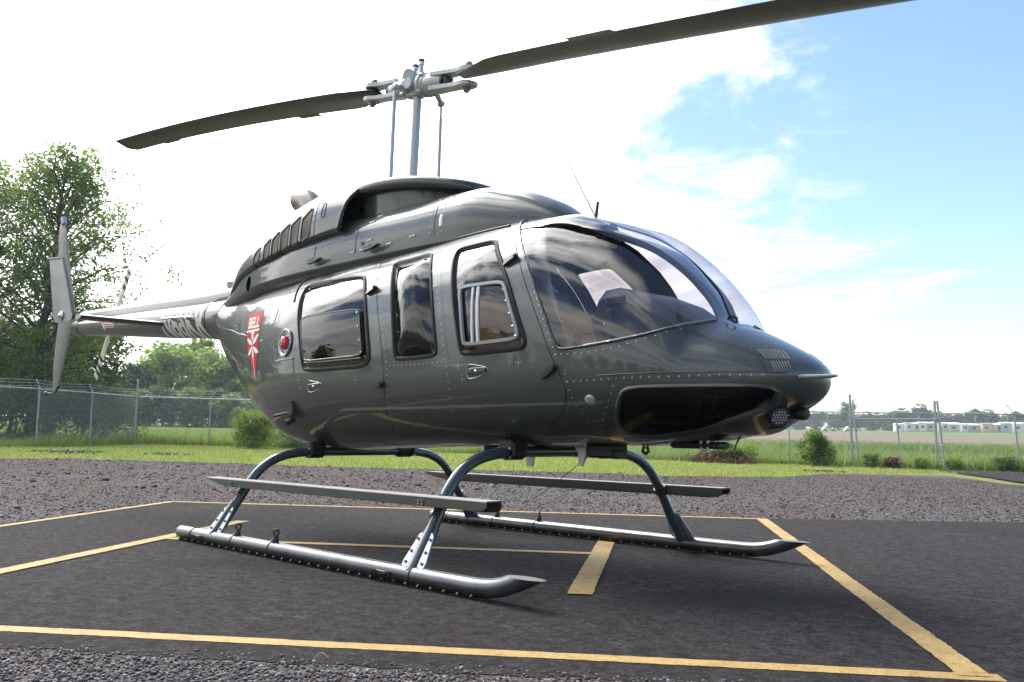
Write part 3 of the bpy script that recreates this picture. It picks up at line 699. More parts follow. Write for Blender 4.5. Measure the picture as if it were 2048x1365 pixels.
# glass, seals, doors on both sides
def rivet_mesh(skin_pts, r=.0047, h=.0024):
    m = MB(); t = np.arange(6) * math.pi / 3
    for P, n in skin_pts:
        u, v, d = frame(n); R_ = P + (np.cos(t)[:, None] * u + np.sin(t)[:, None] * v) * r
        m.add(np.concatenate([R_, [P + d * h]]), [(i, (i + 1) % 6, 6) for i in range(6)])
    return m
def rivet_row(skin, lines, step, s):
    out = []
    for L in lines:
        Q = resample(np.array(L, float), step, closed=False); P, n = skin.at(Q, .0006)
        if s < 0: P = P * [1, -1, 1]; n = n * [1, -1, 1]
        out += list(zip(P, n))
    return out
def side_parts(s):
    ys = lambda P: np.array(P) * [1, s, 1]
    P, F, n = region(POD, GLASS_UV, [], .012, .035, pts_uv=True, d=.001)
    emit('windshield', P, F, n, 'windshield_glass', s, HELI)
    P, F, n = region(POD, offset(C_WIN, .004), [], .012, .035, d=-.006); emit('chin_window', P, F, n, 'chin_glass', s, HELI)
    lip = offset(C_WIN, -.010); band(POD, lip, offset(C_WIN, .012), [(0, -.002), (.25, .006), (.6, .007), (1, -.008)], 'chin_window_frame', 'paint', s, HELI)
    # cabin window between the doors
    P, F, n = region(POD, offset(W_MID, .022), [], .012, .03, d=-.004); P, n = bulge(P, F, n, POD, offset(W_MID, .022), 0.045); cwin = emit('cabin_window', P, F, n, 'tinted_glass', s, HELI)
    band(POD, offset(W_MID, -.004), offset(W_MID, .026), [(0, -.002), (.15, .007), (.6, .008), (1, -.006)], 'window_seal', 'rubber', s, cwin)
    # rear door
    dr = offset(D_REAR, .0035); P, F, n = region(POD, dr, [W_REAR], .0125, .03, d=.0015); rd = emit('rear_door', P, F, n, 'paint', s, HELI)
    P, F, n = region(POD, offset(W_REAR, .026), [], .012, .03, d=-.004); P, n = bulge(P, F, n, POD, offset(W_REAR, .026), 0.018); emit('window_pane', P, F, n, 'tinted_glass', s, rd)
    band(POD, offset(W_REAR, -.006), offset(W_REAR, .028), [(0, -.001), (.12, .009), (.55, .011), (1, -.006)], 'window_seal', 'rubber', s, rd)
    sl_ = loop([(-.455,1.50),(-.47,1.562),(-.1,1.558),(.235,1.553),(.29,1.535),(.325,1.43),(.366,1.268),(.335,1.238),(-.05,1.236),(-.34,1.236),(-.38,1.27)], 1)
    P, F, n = region(POD, sl_, [], .014, .03, d=.017); emit('sliding_pane', P, F, n, 'tinted_glass', s, rd)
    band(POD, sl_, offset(sl_, .012), [(0, .002), (.3, .021), (.7, .021), (1, .016)], 'pane_frame', 'paint_dark', s, rd)
    line_tube(POD, np.array([(-.36, 1.232), (-.05, 1.226), (.345, 1.226)]), .006, 'pane_track', 'paint_dark', s, rd, d=.012)
    sc_ = [(POD.at([q], .021)[0][0], POD.at([q])[1][0]) for q in [(.262, 1.52), (.294, 1.43), (.325, 1.34), (.348, 1.262)]]
    rivet_mesh([(ys(p), ys(n_)) for p, n_ in sc_], .008, .005).build('pane_screw', 'silver', rd)
    # front door
    df = offset(D_FRONT, .0035); P, F, n = region(POD, df, [W_FRONT], .0125, .03, d=.0015); fd = emit('front_door', P, F, n, 'paint', s, HELI)
    P, F, n = region(POD, offset(W_FRONT, .026), [], .012, .03, d=-.004); P, n = bulge(P, F, n, POD, offset(W_FRONT, .026), 0.016); emit('window_pane', P, F, n, 'door_glass', s, fd)
    band(POD, offset(W_FRONT, -.006), offset(W_FRONT, .028), [(0, -.001), (.12, .009), (.55, .012), (1, -.006)], 'window_seal', 'rubber', s, fd)
    fr = loop([(1.25,1.562),(1.27,1.59),(1.45,1.588),(1.60,1.585),(1.64,1.545),(1.70,1.43),(1.772,1.285),(1.755,1.243),(1.55,1.238),(1.33,1.236),(1.315,1.27),(1.285,1.43)], 1)
    band(POD, fr, offset(fr, .024), [(0, .002), (.12, .022), (.85, .022), (1, .010)], 'pane_frame', 'alu_frame', s, fd)
    for x0, x1, w in ((1.372, 1.405, .008), (1.415, 1.45, .011)):
        A = resample([(x0 + (1.562 - 1.56), 1.565), (x1, 1.255)], .03, closed=False); band(POD, A - [w, 0], A + [w, 0], [(0, .010), (.1, .020), (.9, .020), (1, .010)], 'pane_track', 'antenna_white', s, fd, closed=False)
    fs = [(1.622, 1.525), (1.655, 1.46), (1.69, 1.39), (1.722, 1.32), (1.745, 1.268)]
    rivet_mesh([(ys(POD.at([q], .022)[0][0]), ys(POD.at([q])[1][0])) for q in fs], .007, .005).build('pane_screw', 'silver', fd)
    # dark gap strips round the doors
    line_tube(POD, D_FRONT, .011, 'door_seal', 'black', s, fd, d=-.0125, closed=True, n=6)
    line_tube(POD, D_REAR, .011, 'door_seal', 'black', s, rd, d=-.0125, closed=True, n=6)
    # handles: recessed teardrop with a lever
    for door, cx, cz, L in ((fd, 1.43, 1.10, .085), (rd, -.245, 1.07, .095)):
        lp = loop([(cx - L, cz + .018), (cx - L * .8, cz + .04), (cx - L * .2, cz + .033), (cx + L, cz + .017), (cx + L, cz - .01), (cx - L * .1, cz - .036), (cx - L * .85, cz - .042), (cx - L, cz - .02)], 2, .008)
        if door is rd: lp = np.column_stack([2 * cx - lp[:, 0], lp[:, 1]]) if False else lp
        line_tube(POD, lp, .0030, 'handle_rim', 'rivet', s, door, d=.002, closed=True, n=6)
        P, F, n = region(POD, offset(lp, .003), [], .02, .02, d=.0022); hd = emit('handle', P, F, n, 'paint_dark', s, door)
        A = np.array([(cx - L * .75, cz), (cx - L * .1, cz + .004), (cx + L * .85, cz + .005)]); band(POD, A - [0, .017], A + [0, .017], [(0, .003), (.2, .011), (.8, .011), (1, .003)], 'lever', 'paint', s, hd, closed=False)
        p, n_ = POD.at([(cx - L * .05, cz - .002)], .010); rivet_mesh([(ys(p[0]), ys(n_[0]))], .011, .008).build('lock', 'silver', hd)
    # hinges
    for door, (xa, za), (xb, zb) in ((rd, (.315, 1.640), (.392, 1.672)), (rd, (.462, 1.042), (.562, 1.056)), (fd, (1.915, 1.040), (2.000, 1.098)), (fd, (1.578, 1.668), (1.645, 1.712))):
        A = np.array([(xa, za), ((xa + xb) / 2, (za + zb) / 2), (xb, zb)]); d_ = unit(A[2] - A[0]); n2d = np.array([-d_[1], d_[0]])
        m = MB(); W3 = [POD.at([p + n2d * w * k], h)[0][0] for p, k in zip(A, (.35, .8, 1.0)) for w, h in ((-.016, .0), (-.014, .018 + .012 * k), (.014, .018 + .012 * k), (.016, .0))]
        F = [(i * 4 + k, i * 4 + k + 1, i * 4 + 5 + k, i * 4 + 4 + k) for i in range(2) for k in range(3)] + [(0, 1, 2, 3), (11, 10, 9, 8)]
        m.add([ys(p) for p in W3], F); p, n_ = POD.at([A[2]], .028); m.cyl(ys(p[0] - n_[0] * .02), ys(p[0] + n_[0] * .008), .012, n=8); m.build('hinge', 'paint_dark', door)
    # drip rail over the rear door and along the cabin roof
    dripp = chaikin([(-.70, 1.70), (-.775, 1.805), (-.83, 1.87), (-.74, 1.91), (-.5, 1.922), (0, 1.930), (.6, 1.945), (1.1, 1.957), (1.385, 1.958)], 2, closed=False)
    line_tube(POD, resample(dripp, .04, closed=False), .0095, 'drip_rail', 'black', s, HELI, d=.002)
    # windshield edge strip
    e = POD.pos(resample(gl_uv[1:-1], .012, closed=False), .002)[0]; m = MB(); m.tube(ys(e), .0085, n=6); m.build('windshield_edge', 'paint', HELI, angle=60)
    # tail of the cabin: red position light in a round bezel
    c, n_ = POD.at([(-.679, 1.392)], .0); c, n_ = ys(c[0]), ys(n_[0])
    if s > 0:
        m = MB(); m.lathe([(.098, .001), (.101, .008), (.094, .014), (.083, .010), (.072, -.012), (.064, -.018), (.0, -.018)], c, n_, 28); lt = m.build('position_light', 'cuff_metal', HELI)
        m = MB(); m.lathe([(.050, -.016), (.050, .012), (.044, .026), (.03, .034), (0, .037)], c, n_, 20); m.build('lens', 'red_lens', lt)
        u, v, d = frame(n_); m = MB()
        for k in range(16):
            q = c + (u * math.cos(k * .3927) + v * math.sin(k * .3927)) * .073; m.cyl(q + d * -.01, q + d * .007, .006, n=6)
        for k in range(3): q = c + u * .018 * math.cos(k * 2.1 + 1) + v * .018 * math.sin(k * 2.1 + 1) + d * .034; m.cyl(q, q + d * .006, .006, n=6)
        m.build('bezel_screw', 'silver', lt)
    # access panel below it, pale vent above
    pl_ = resample([(-.83, 1.262), (-.545, 1.268), (-.528, 1.15), (-.815, 1.138)], .03); P, F, n = region(POD, pl_, [], .02, .03, d=.003); ap = emit('access_panel', P, F, n, 'paint', s, HELI)
    band(POD, np.array([(-.83, 1.276), (-.68, 1.28), (-.545, 1.282)]), np.array([(-.83, 1.262), (-.68, 1.266), (-.545, 1.268)]), [(0, .002), (.2, .008), (.8, .008), (1, .002)], 'panel_hinge', 'cuff_metal', s, ap, closed=False)
    # belly step bracket
    p, n_ = POD.at([(-.62, .90)], .0); p, n_ = ys(p[0]), ys(n_[0]); m = MB()
    m.box(p + n_ * .02 + [0, 0, .03], (.07, .05, .10), ch=.008); m.cyl(p + n_ * .03 + [.0, 0, .01], p + n_ * .05 + [-.20, 0, -.005], .012, n=8); m.cyl(p + n_ * .0 + [-.01, 0, -.05], p + n_ * .07 + [-.01, 0, -.05], .022, n=10); m.box(p + n_ * .035 + [.0, 0, .085], (.06, .04, .012)); m.build('step_bracket', 'dark_bolt', HELI)
for s in (1, -1): side_parts(s)
# ------------------------------------------------------------------ cowlings
def table_skin(T):
    k = -T[:, 0]
    def P_(x): return [pchip(k, T[:, j], -np.asarray(x, float)) for j in range(1, 7)]
    def S(x, th):
        a, zt, zb, zc, et, eb = P_(x); c = np.abs(np.cos(th)); s = np.sin(th); e = np.where(s >= 0, et, eb)
        y = -a * c ** (2 / e); q = np.abs(s) ** (2 / e); z = np.where(s >= 0, zc + (zt - zc) * q, zc - (zc - zb) * q)
        return np.stack(np.broadcast_arrays(x, y, z), -1)
    def Zf(x, z):
        a, zt, zb, zc, et, eb = P_(x); up = z >= zc; r = np.where(up, (z - zc) / (zt - zc + 1e-9), (zc - z) / (zc - zb + 1e-9)); e = np.where(up, et, eb)
        return np.where(up, 1, -1) * np.arcsin(np.clip(r, 0, 1) ** (e / 2))
    class TS(Skin):
        def nrm(s, Q):
            u, th = Q[:, 0], np.clip(Q[:, 1], -math.pi / 2 + .012, math.pi / 2 - .012); e = 4e-3
            u = np.maximum(u, -T[0, 0] + .006)
            du = s.S(s.xu(u + e), th) - s.S(s.xu(u - e), th); dt = s.S(s.xu(u), th + e) - s.S(s.xu(u), th - e)
            n = np.cross(du, dt); n /= np.linalg.norm(n, axis=1)[:, None] + 1e-12
            return n * s.sgn(n, th)
    return TS(S, Zf, lambda x: -np.asarray(x, float), lambda u: -u)
T2 = np.array([[-.1,.470,2.55,2.135,2.205,3,2],[-.5,.474,2.598,2.115,2.19,3,2],[-1.,.46,2.554,2.09,2.16,3,2],[-1.3,.444,2.485,2.07,2.13,2.8,2],[-1.6,.407,2.412,2.05,2.11,2.7,2],
[-1.85,.359,2.347,2.03,2.09,2.6,2],[-2.1,.293,2.247,2.,2.05,2.5,2],[-2.35,.21,2.094,1.94,1.98,2.3,2],[-2.6,.122,1.965,1.85,1.9,2.2,2]])
T3 = np.array([[1.66,0,2.014,1.95,1.98,2,2],[1.6,.117,2.054,1.95,1.97,2.1,2],[1.45,.227,2.156,1.93,1.96,2.2,2],[1.2,.316,2.264,1.9,1.95,2.4,2],[.9,.383,2.325,1.88,1.95,2.8,2],[.5,.422,2.317,1.86,1.95,3.2,2],
[0,.434,2.312,1.85,1.95,3.6,2],[-.4,.435,2.306,1.85,1.95,4,2],[-1,.427,2.298,1.85,1.95,4,2],[-1.5,.383,2.248,1.85,1.95,4,2],[-1.9,.318,2.199,1.83,1.93,3.5,2],[-2.3,.224,2.049,1.8,1.9,3,2],[-2.7,.129,1.949,1.75,1.85,2.5,2]])
ENG, DECK = table_skin(T2), table_skin(T3)
def rect_uv(u0, u1, nu, v0, v1, nv, warp=None):
    a = np.column_stack([np.linspace(u0, u1, nu), np.full(nu, v0)]); b_ = np.column_stack([np.full(nv, u1), np.linspace(v0, v1, nv)])[1:-1]
    c = np.column_stack([np.linspace(u1, u0, nu), np.full(nu, v1)]); d = np.column_stack([np.full(nv, u0), np.linspace(v1, v0, nv)])[1:-1]
    R_ = np.concatenate([a, b_, c, d])
    if warp is not None: R_ = warp(R_)
    return R_
def whole(name, sk, outer, holes, du, dv, mat):
    Vs, Fs_, Ns_ = [], [], []; off = 0
    P, F, n = region(sk, outer, holes, du, dv, pts_uv=True)
    for s in (1, -1):
        Vs.append(P * [1, s, 1]); Ns_.append(n * [1, s, 1]); Fs_.append((F if s > 0 else F[:, ::-1]) + off); off += len(P)
    V, F, n = np.concatenate(Vs), np.concatenate(Fs_), np.concatenate(Ns_)
    fl = (np.cross(V[F[:, 1]] - V[F[:, 0]], V[F[:, 2]] - V[F[:, 0]]) * n[F[:, 0]]).sum(1) < 0; F = np.where(fl[:, None], F[:, ::-1], F)
    return mesh(name, V, F.tolist(), mat, HELI, normals=n)
port_hole = loop([(-1.86,1.99),(-1.80,2.045),(-1.745,2.035),(-1.735,1.96),(-1.79,1.91),(-1.85,1.925)], 2, .02)
DK = whole('transmission_fairing', DECK, rect_uv(-1.655, 2.69, 90, -.9, math.pi / 2, 40), [port_hole], .03, .05, 'paint')
GR = [[(-.765,2.335),(-.655,2.405),(-.630,2.39),(-.645,2.185),(-.775,2.165)], [(-.930,2.315),(-.805,2.372),(-.825,2.150),(-.940,2.130)],
      [(-1.088,2.283),(-.962,2.340),(-.985,2.130),(-1.098,2.110)], [(-1.232,2.252),(-1.118,2.305),(-1.14,2.110),(-1.243,2.093)],
      [(-1.378,2.222),(-1.268,2.272),(-1.288,2.096),(-1.388,2.080)], [(-1.585,2.160),(-1.55,2.198),(-1.455,2.232),(-1.478,2.084),(-1.590,2.068)]]
def soft(P, k=.09):
    P = np.array(P, float); Q = []
    for a, b_, c_ in zip(np.roll(P, 1, 0), P, np.roll(P, -1, 0)): Q += [b_ + (a - b_) * k, b_ + (a - b_) * k * .3 + (c_ - b_) * k * .3, b_ + (c_ - b_) * k]
    return resample(Q, .018)
GRL = [soft(g) for g in GR]
def mouth(R_):
    Q = R_.copy(); t = np.clip((Q[:, 1] + .9) / (math.pi / 2 + .9), 0, 1); front = .30 - .22 * np.clip((Q[:, 1] + .2) / 1.0, 0, 1); k = np.clip(1 - (Q[:, 0] - .1) / .6, 0, 1)
    Q[:, 0] = Q[:, 0] * 1 + (front - .1) * k; return Q
EO = rect_uv(.1, 2.59, 70, -math.pi / 2, math.pi / 2, 48, mouth)
EC = whole('engine_cowl', ENG, EO, GRL, .03, .05, 'paint')
for s in (1, -1):
    for g in GRL:
        P, F, n = region(ENG, g, [], .02, .05, d=-.012); go = emit('grille', P, F, n, 'grille', s, EC)
        x0, x1 = g[:, 0].min(), g[:, 0].max(); z0, z1 = g[:, 1].min(), g[:, 1].max(); m = MB()
        for sl_ in (1, -1):
            for k in np.arange(-.3, .5, .018):
                L = np.column_stack([np.linspace(x0, x1, 14), (z0 + k + (np.linspace(0, x1 - x0, 14) * 1.1 if sl_ > 0 else np.linspace(x1 - x0, 0, 14) * 1.1))]); L = L[inside(g, L)]
                if len(L) > 1: m.tube(ENG.at(L, -.004)[0] * [1, s, 1], .0030, n=4, cap=False)
        m.build('grille_wire', 'grille_wire', go, angle=180)
        line_tube(ENG, g, .006, 'grille_rim', 'paint', s, EC, closed=True, n=6)
    # rolled lip of the air intake, black throat behind it
    fr = mouth(np.column_stack([np.full(40, .1), np.linspace(-math.pi / 2 + .2, math.pi / 2 - .05, 40)])); P3, n3 = ENG.pos(fr, 0.0); m = MB(); m.tube(P3 * [1, s, 1], .014, n=8); m.build('intake_lip', 'paint', EC, angle=60)
    inn = P3.copy(); inn[:, 1] *= .97; back = inn.copy(); back[:, 0] -= .20; core = inn.copy(); core[:, 0] -= .20; core[:, 1] = core[:, 1] * .6; core[:, 2] = 2.2 + (core[:, 2] - 2.2) * .8
    V = np.concatenate([inn, back, core]) * [1, s, 1]; nn = len(inn); mesh('intake_throat', V, [(r * nn + i, r * nn + i + 1, r * nn + nn + i + 1, r * nn + nn + i) for r in (0, 1) for i in range(nn - 1)], 'black', EC, angle=180)
    # seam between intake and engine cowl, little access slot
    line_tube(ENG, resample([(-.565, 2.50), (-.575, 2.35), (-.585, 2.2), (-.59, 2.125)], .03, closed=False), .003, 'cowl_seam', 'black', s, EC, d=.0, n=5)
    line_tube(ENG, loop([(-.50, 2.30), (-.475, 2.31), (-.452, 2.30), (-.455, 2.40), (-.475, 2.415), (-.498, 2.40)], 1, .01), .004, 'access_slot', 'paint_dark', s, EC, d=.001, closed=True, n=5)
    # deck fairing: seams, catches, hinge blocks, drain port throat
    for L in ([(-.085, 2.24), (-.10, 2.1), (-.105, 1.99)], [(-.62, 2.12), (-.635, 1.99)], [(.70, 2.28), (.715, 2.15), (.72, 2.0)]):
        line_tube(DECK, resample(L, .03, closed=False), .0028, 'fairing_seam', 'black', s, DK, d=.0, n=5)
    for (x, z) in ((.06, 2.06), (-.02, 2.005), (.28, 2.005), (.52, 2.02), (-.14, 2.0), (.10, 2.23), (.05, 2.19)):
        A = np.array([(x - .03, z), (x + .03, z + .002)]); band(DECK, A - [0, .006], A + [0, .006], [(0, .001), (.2, .005), (.8, .005), (1, .001)], 'catch', 'antenna_white', s, DK, closed=False)
    A = np.array([(.765, 2.20), (.77, 2.10), (.775, 2.05)]); band(DECK, A - [.014, 0], A + [.014, 0], [(0, .001), (.1, .004), (.9, .004), (1, .001)], 'marking_strip', 'white_paint', s, DK, closed=False)
    for x0 in (-.60, .10):
        m = MB(); P3, n3 = DECK.at([(x0, 2.0)], .0); p = P3[0] * [1, s, 1]; y_ = p[1] - s * .02
        m.prism([(x0 - .055, 1.978), (x0 - .045, 2.014), (x0 + .025, 2.017), (x0 + .045, 1.985)], 1, min(y_, y_ - s * .035), max(y_, y_ - s * .035)); hb = m.build('hinge_block', 'fin_grey', DK)
        m = MB(); m.prism([(x0 + .03, 2.010), (x0 + .13, 2.004), (x0 + .045, 1.984)], 1, min(y_, y_ - s * .034), max(y_, y_ - s * .034)); m.build('block_tail', 'paint_dark', hb)
        m = MB()
        for k in (-.025, 0, .022): m.cyl((x0 + k, y_ - s * .034, 1.999), (x0 + k, y_ - s * .037, 1.999), .0055, n=8)
        m.build('block_hole', 'black', hb)
    ph = DECK.at(port_hole, 0)[0] * [1, s, 1]; ph2 = ph + np.array([0, s * .06, 0]); n_ = len(ph)
    mesh('port_tube', np.concatenate([ph, ph2, [ph2.mean(0)]]), [(i, (i + 1) % n_, n_ + (i + 1) % n_, n_ + i) for i in range(n_)] + [(n_ + i, n_ + (i + 1) % n_, 2 * n_) for i in range(n_)], 'black', DK)
    p, n_3 = DECK.at([(-.02, 2.045)], .0); p = p[0] * [1, s, 1]; n_3 = n_3[0] * [1, s, 1]; m = MB(); m.cyl(p - n_3 * .01, p + n_3 * .003, .016, n=12); m.build('fastener_hole', 'black', DK)
# rotor fairing: oval cap round the mast over an inner wall
def oval(k, x0=-.55, n=72):
    t = np.arange(n) * 2 * math.pi / n; c, s = np.cos(t), np.sin(t); x = np.where(c > 0, c * .765, c * -x0 * 1.0); y = .425 * np.sign(s) * np.abs(s) ** .9
    return np.column_stack([x * k if True else x, y * k])
def capz(x): return 2.445 - .085 * np.clip(x / .765, 0, 1) ** 1.6 + .03 * np.clip(-x / .4, 0, 1)
V = []; F = []; prof = [(.80, -.012), (.86, -.03), (.93, -.038), (.98, -.028), (1.0, 0), (.985, .028), (.95, .042), (.85, .055), (.6, .078), (.3, .092), (.001, .096)]
for k, h in prof:
    o_ = oval(k); V.append(np.column_stack([o_, capz(o_[:, 0]) + h]))
nv = len(V[0]); V = np.concatenate(V)
for i in range(len(prof) - 1):
    for j in range(nv): F.append((i * nv + j, i * nv + (j + 1) % nv, (i + 1) * nv + (j + 1) % nv, (i + 1) * nv + j))
RF = mesh('rotor_fairing', V, F, 'paint', HELI, angle=60)
V = []
for k, h in ((.81, -.012), (.80, -.06), (.79, -.12), (.775, -.30)):
    o_ = oval(k); V.append(np.column_stack([o_, (capz(o_[:, 0]) + h) if h > -.2 else np.full(len(o_), 2.12)]))
V = np.concatenate(V); F = [(i * nv + j, i * nv + (j + 1) % nv, (i + 1) * nv + (j + 1) % nv, (i + 1) * nv + j) for i in range(3) for j in range(nv)]
mesh('fairing_wall', V, F, 'paint', RF, angle=60)
m = MB(); o_ = oval(.812); m.tube(np.column_stack([o_, capz(o_[:, 0]) - .018]), .005, n=5, closed=True); m.build('fairing_edge', 'antenna_white', RF, angle=180)
# exhaust stack
for s in (1, -1):
    m = MB(); P_ = [(-1.02, -.19 * s, 2.44), (-1.09, -.19 * s, 2.54), (-1.16, -.19 * s, 2.60), (-1.26, -.19 * s, 2.615)]
    pts_ = chaikin(P_, 2, closed=False); m.tube(pts_, np.linspace(.085, .098, len(pts_)), n=20, cap=False); pts2 = pts_[::-1]; m.tube(pts2, np.linspace(.092, .08, len(pts2)), n=20, cap=False)
    m.build('exhaust_stack', 'exhaust', HELI, angle=60)

# ------------------------------------------------------------------ mast, rotor head, blades
mast0 = np.array([-.045, 0, 2.44]); hubc = np.array([0, 0, 3.275])
m = MB(); m.cyl(mast0, hubc, .0315, n=20); ax = unit(hubc - mast0); m.cyl(mast0 + ax * .06, mast0 + ax * .10, .038, n=20); MAST = m.build('mast', 'mast_grey', HELI)
AZ = math.radians(181.0)
def blade_axis(aft):
    """rotor see-sawed: the aft blade up, the forward one down"""
    a = AZ if aft else AZ - math.pi; u = np.array([math.cos(a), math.sin(a), 0]); n = np.array([-u[1], u[0], 0]); sl_ = .165 if aft else -.145
    d = unit(u + np.array([0, 0, sl_])); w = np.cross(d, n); return u, n, d, w
def bz(aft, r): return 3.270 + .190 * r - .0085 * r * r if aft else 3.288 - .130 * r - .0055 * r * r
HUB = empty('rotor_hub'); HUB.parent = HELI
for aft in (True, False):
    u, n, d, w = blade_axis(aft); c = hubc
    R3 = np.column_stack([d, n, w])
    m = MB(); m.lathe([(.050, .050), (.082, .056), (.088, .070), (.088, .088), (.076, .096), (.076, .120), (.070, .127), (.070, .21), (.062, .24), (.052, .30), (.0, .30)], c, d, 24)
    for k in range(4): q = c + d * .095 + n * .085 * math.cos(k * 1.57 + .78) + w * .085 * math.sin(k * 1.57 + .78); m.cyl(q - d * .02, q + d * .022, .013, n=8)
    m.build('grip_sleeve', 'hub_grey', HUB)
    for zz_ in (1, -1):
        m = MB(); a0 = c + d * .20 + w * zz_ * .046; ring = []
        prof = [(0, .062), (.12, .055), (.26, .048), (.31, .060), (.37, .064), (.41, .046), (.425, .0)]
        top = [(x, y_) for x, y_ in prof]; poly = top + [(x, -y_) for x, y_ in prof[::-1][1:]]
        V = [a0 + d * x + n * y_ + w * (zz_ * .014 * (1 if h else -1) + zz_ * .004) for h in (0, 1) for x, y_ in poly]; k = len(poly)
        m.add(V, [tuple(range(k)), tuple(range(2 * k - 1, k - 1, -1))] + [(i, (i + 1) % k, k + (i + 1) % k, k + i) for i in range(k)])
        q = a0 + d * .35; m.cyl(q, q + w * zz_ * .026, .054, n=20); m.build('grip_tang', 'hub_grey', HUB)
        m = MB(); m.cyl(q + w * zz_ * .024, q + w * zz_ * .044, .030, n=16); m.cyl(q + w * zz_ * .04, q + w * zz_ * .060, .020, n=6); m.build('blade_bolt', 'bolt', HUB)
    m = MB(); m.box(c + d * .335, (.05, .070, .055), R3, ch=.008); m.cyl(c + d * .30 - n * .05, c + d * .30 + n * .05, .02, n=10); m.build('strap_fitting', 'dark_bolt', HUB)
    # pitch horn on the leading side and its link
    h0 = c + d * .15; h1 = hubc + np.array([-.055, -.165, -.035]) if aft else hubc + np.array([.075, .16, -.11])
    m = MB(); m.tube([h0, (h0 + h1) / 2 + [0, 0, .01], h1], [.028, .022, .017], n=8); m.cyl(h1 - [.022, 0, 0], h1 + [.022, 0, 0], .018, n=10); m.build('pitch_horn', 'hub_grey', HUB)
    lo = np.array([-.085, -.165, 2.48]) if aft else np.array([.055, .16, 2.48]); ld = unit(h1 - lo); L = np.linalg.norm(h1 - lo)
    m = MB(); m.tube([lo, lo + ld * (L - .32), lo + ld * (L - .12), lo + ld * (L - .06)], [.0125, .0125, .012, .005] if not aft else [.0145, .0145, .014, .013], n=12); m.cyl(lo + ld * (L - .08), h1, .009, n=8); m.cyl(h1 - n * .022, h1 + n * .018, .015, n=10)
    m.build('pitch_link', 'mast_grey', HELI)
m = MB(); u, n, d, w = blade_axis(True); u2, n2, d2, w2 = blade_axis(False)
m.cyl(hubc + d * .075, hubc + d2 * .075, .058, n=24); m.cyl(hubc - n * .10, hubc + n * .10, .042, n=20); m.box(hubc - [0, 0, .058], (.17, .10, .036), ch=.010); m.cyl(hubc - [0, 0, .08], hubc + [0, 0, .07], .048, n=20); m.build('yoke', 'hub_grey', HUB)
m = MB(); q = hubc - n * .0 + [-.04, -.04, .075]; m.cyl(q - [-.02, .035, 0], q + [-.02, .035, .01], .044, n=16); m.build('flapping_stop', 'hub_grey', HUB)
m = MB()
for q, h in ((np.array([.035, 0, .06]), .115), (np.array([-.02, -.01, .06]), .085)):
    q = hubc + q; m.cyl(q, q + [0, 0, h * .8], .024, .015, n=10); m.cyl(q + [0, 0, h * .78], q + [0, 0, h], .021, n=8)
m.box(hubc + [.01, 0, .072], (.11, .06, .025), ch=.006); m.build('counterweight', 'silver', HUB)
m = MB()
for q, h in ((np.array([.035, 0, .06]), .118), (np.array([-.02, -.01, .06]), .088)): q = hubc + q; m.cyl(q + [0, 0, h], q + [0, 0, h + .018], .027, .021, n=8)
m.build('counterweight_nut', 'dark_bolt', HUB)
def blade(aft):
    u, n, d, w = blade_axis(aft); cx = [(1, 0), (.93, .42), (.78, .78), (.5, .98), (.2, 1.0), (-.2, .78), (-.6, .42), (-1, .06)]
    prof = [(a, h) for a, h in cx] + [(a, -h * .75) for a, h in cx[::-1][:-1]]
    rs = np.concatenate([[.50, .56, .64, .80, .95], np.linspace(1.1, 5.4, 40), [5.48, 5.54]]); V = []; k = len(prof)
    for r in rs:
        ch = np.interp(r, [.50, .62, .95, 1.1, 9], [.11, .17, .315, .33, .33]); le = np.interp(r, [.50, .62, .95, 1.1, 9], [.045, .06, .085, .085, .085]); th = np.interp(r, [.5, .9, 1.3], [.032, .028, .0195])
        if r > 5.4: le -= (r - 5.4) * 1.2; ch -= (r - 5.4) * 1.2
        tw = np.interp(r, [.5, 5.5], [.10, .055]); b0 = hubc * 0 + u * r + np.array([0, 0, bz(aft, r)])
        for a, h in prof: t = (1 - a) / 2 * ch; V.append(b0 + n * (le - t) + np.array([0, 0, 1]) * (h * th - (t - le) * tw))
    F = [(i * k + j, i * k + (j + 1) % k, (i + 1) * k + (j + 1) % k, (i + 1) * k + j) for i in range(len(rs) - 1) for j in range(k)] + [tuple(range(k)), tuple(range((len(rs) - 1) * k, len(rs) * k))[::-1]]
    fm = [(1 if j in (0, 1, k - 1, k - 2) else 0) for i in range(len(rs) - 1) for j in range(k)] + [0, 0]
    o = mesh('main_rotor_blade', V, F, ['blade', 'blade_edge'], HELI, fm=fm, angle=40); bm = bmesh.new(); bm.from_mesh(o.data); bmesh.ops.recalc_face_normals(bm, faces=bm.faces); bm.to_mesh(o.data); bm.free()
    for r0, r1, dd in ((1.70, 2.02, .040), (4.45, 4.80, .022)):
        V = []
        for r in np.linspace(r0, r1, 5):
            b0 = u * r + np.array([0, 0, bz(aft, r)]); tw = np.interp(r, [.5, 5.5], [.10, .055]); e = dd if r < r1 - .03 or not aft else dd
            for t, h in ((.315, .004), (.33 + dd, .003), (.33 + dd, -.003), (.315, -.004)): V.append(b0 + n * (.085 - t) + np.array([0, 0, h - (t - .085) * tw]))
        F = [(i * 4 + j, i * 4 + (j + 1) % 4, i * 4 + 4 + (j + 1) % 4, i * 4 + 4 + j) for i in range(4) for j in range(4)] + [(0, 1, 2, 3), (19, 18, 17, 16)]
        mesh('trim_tab', V, F, 'blade', o, angle=20)
    return o
blade(True); blade(False)

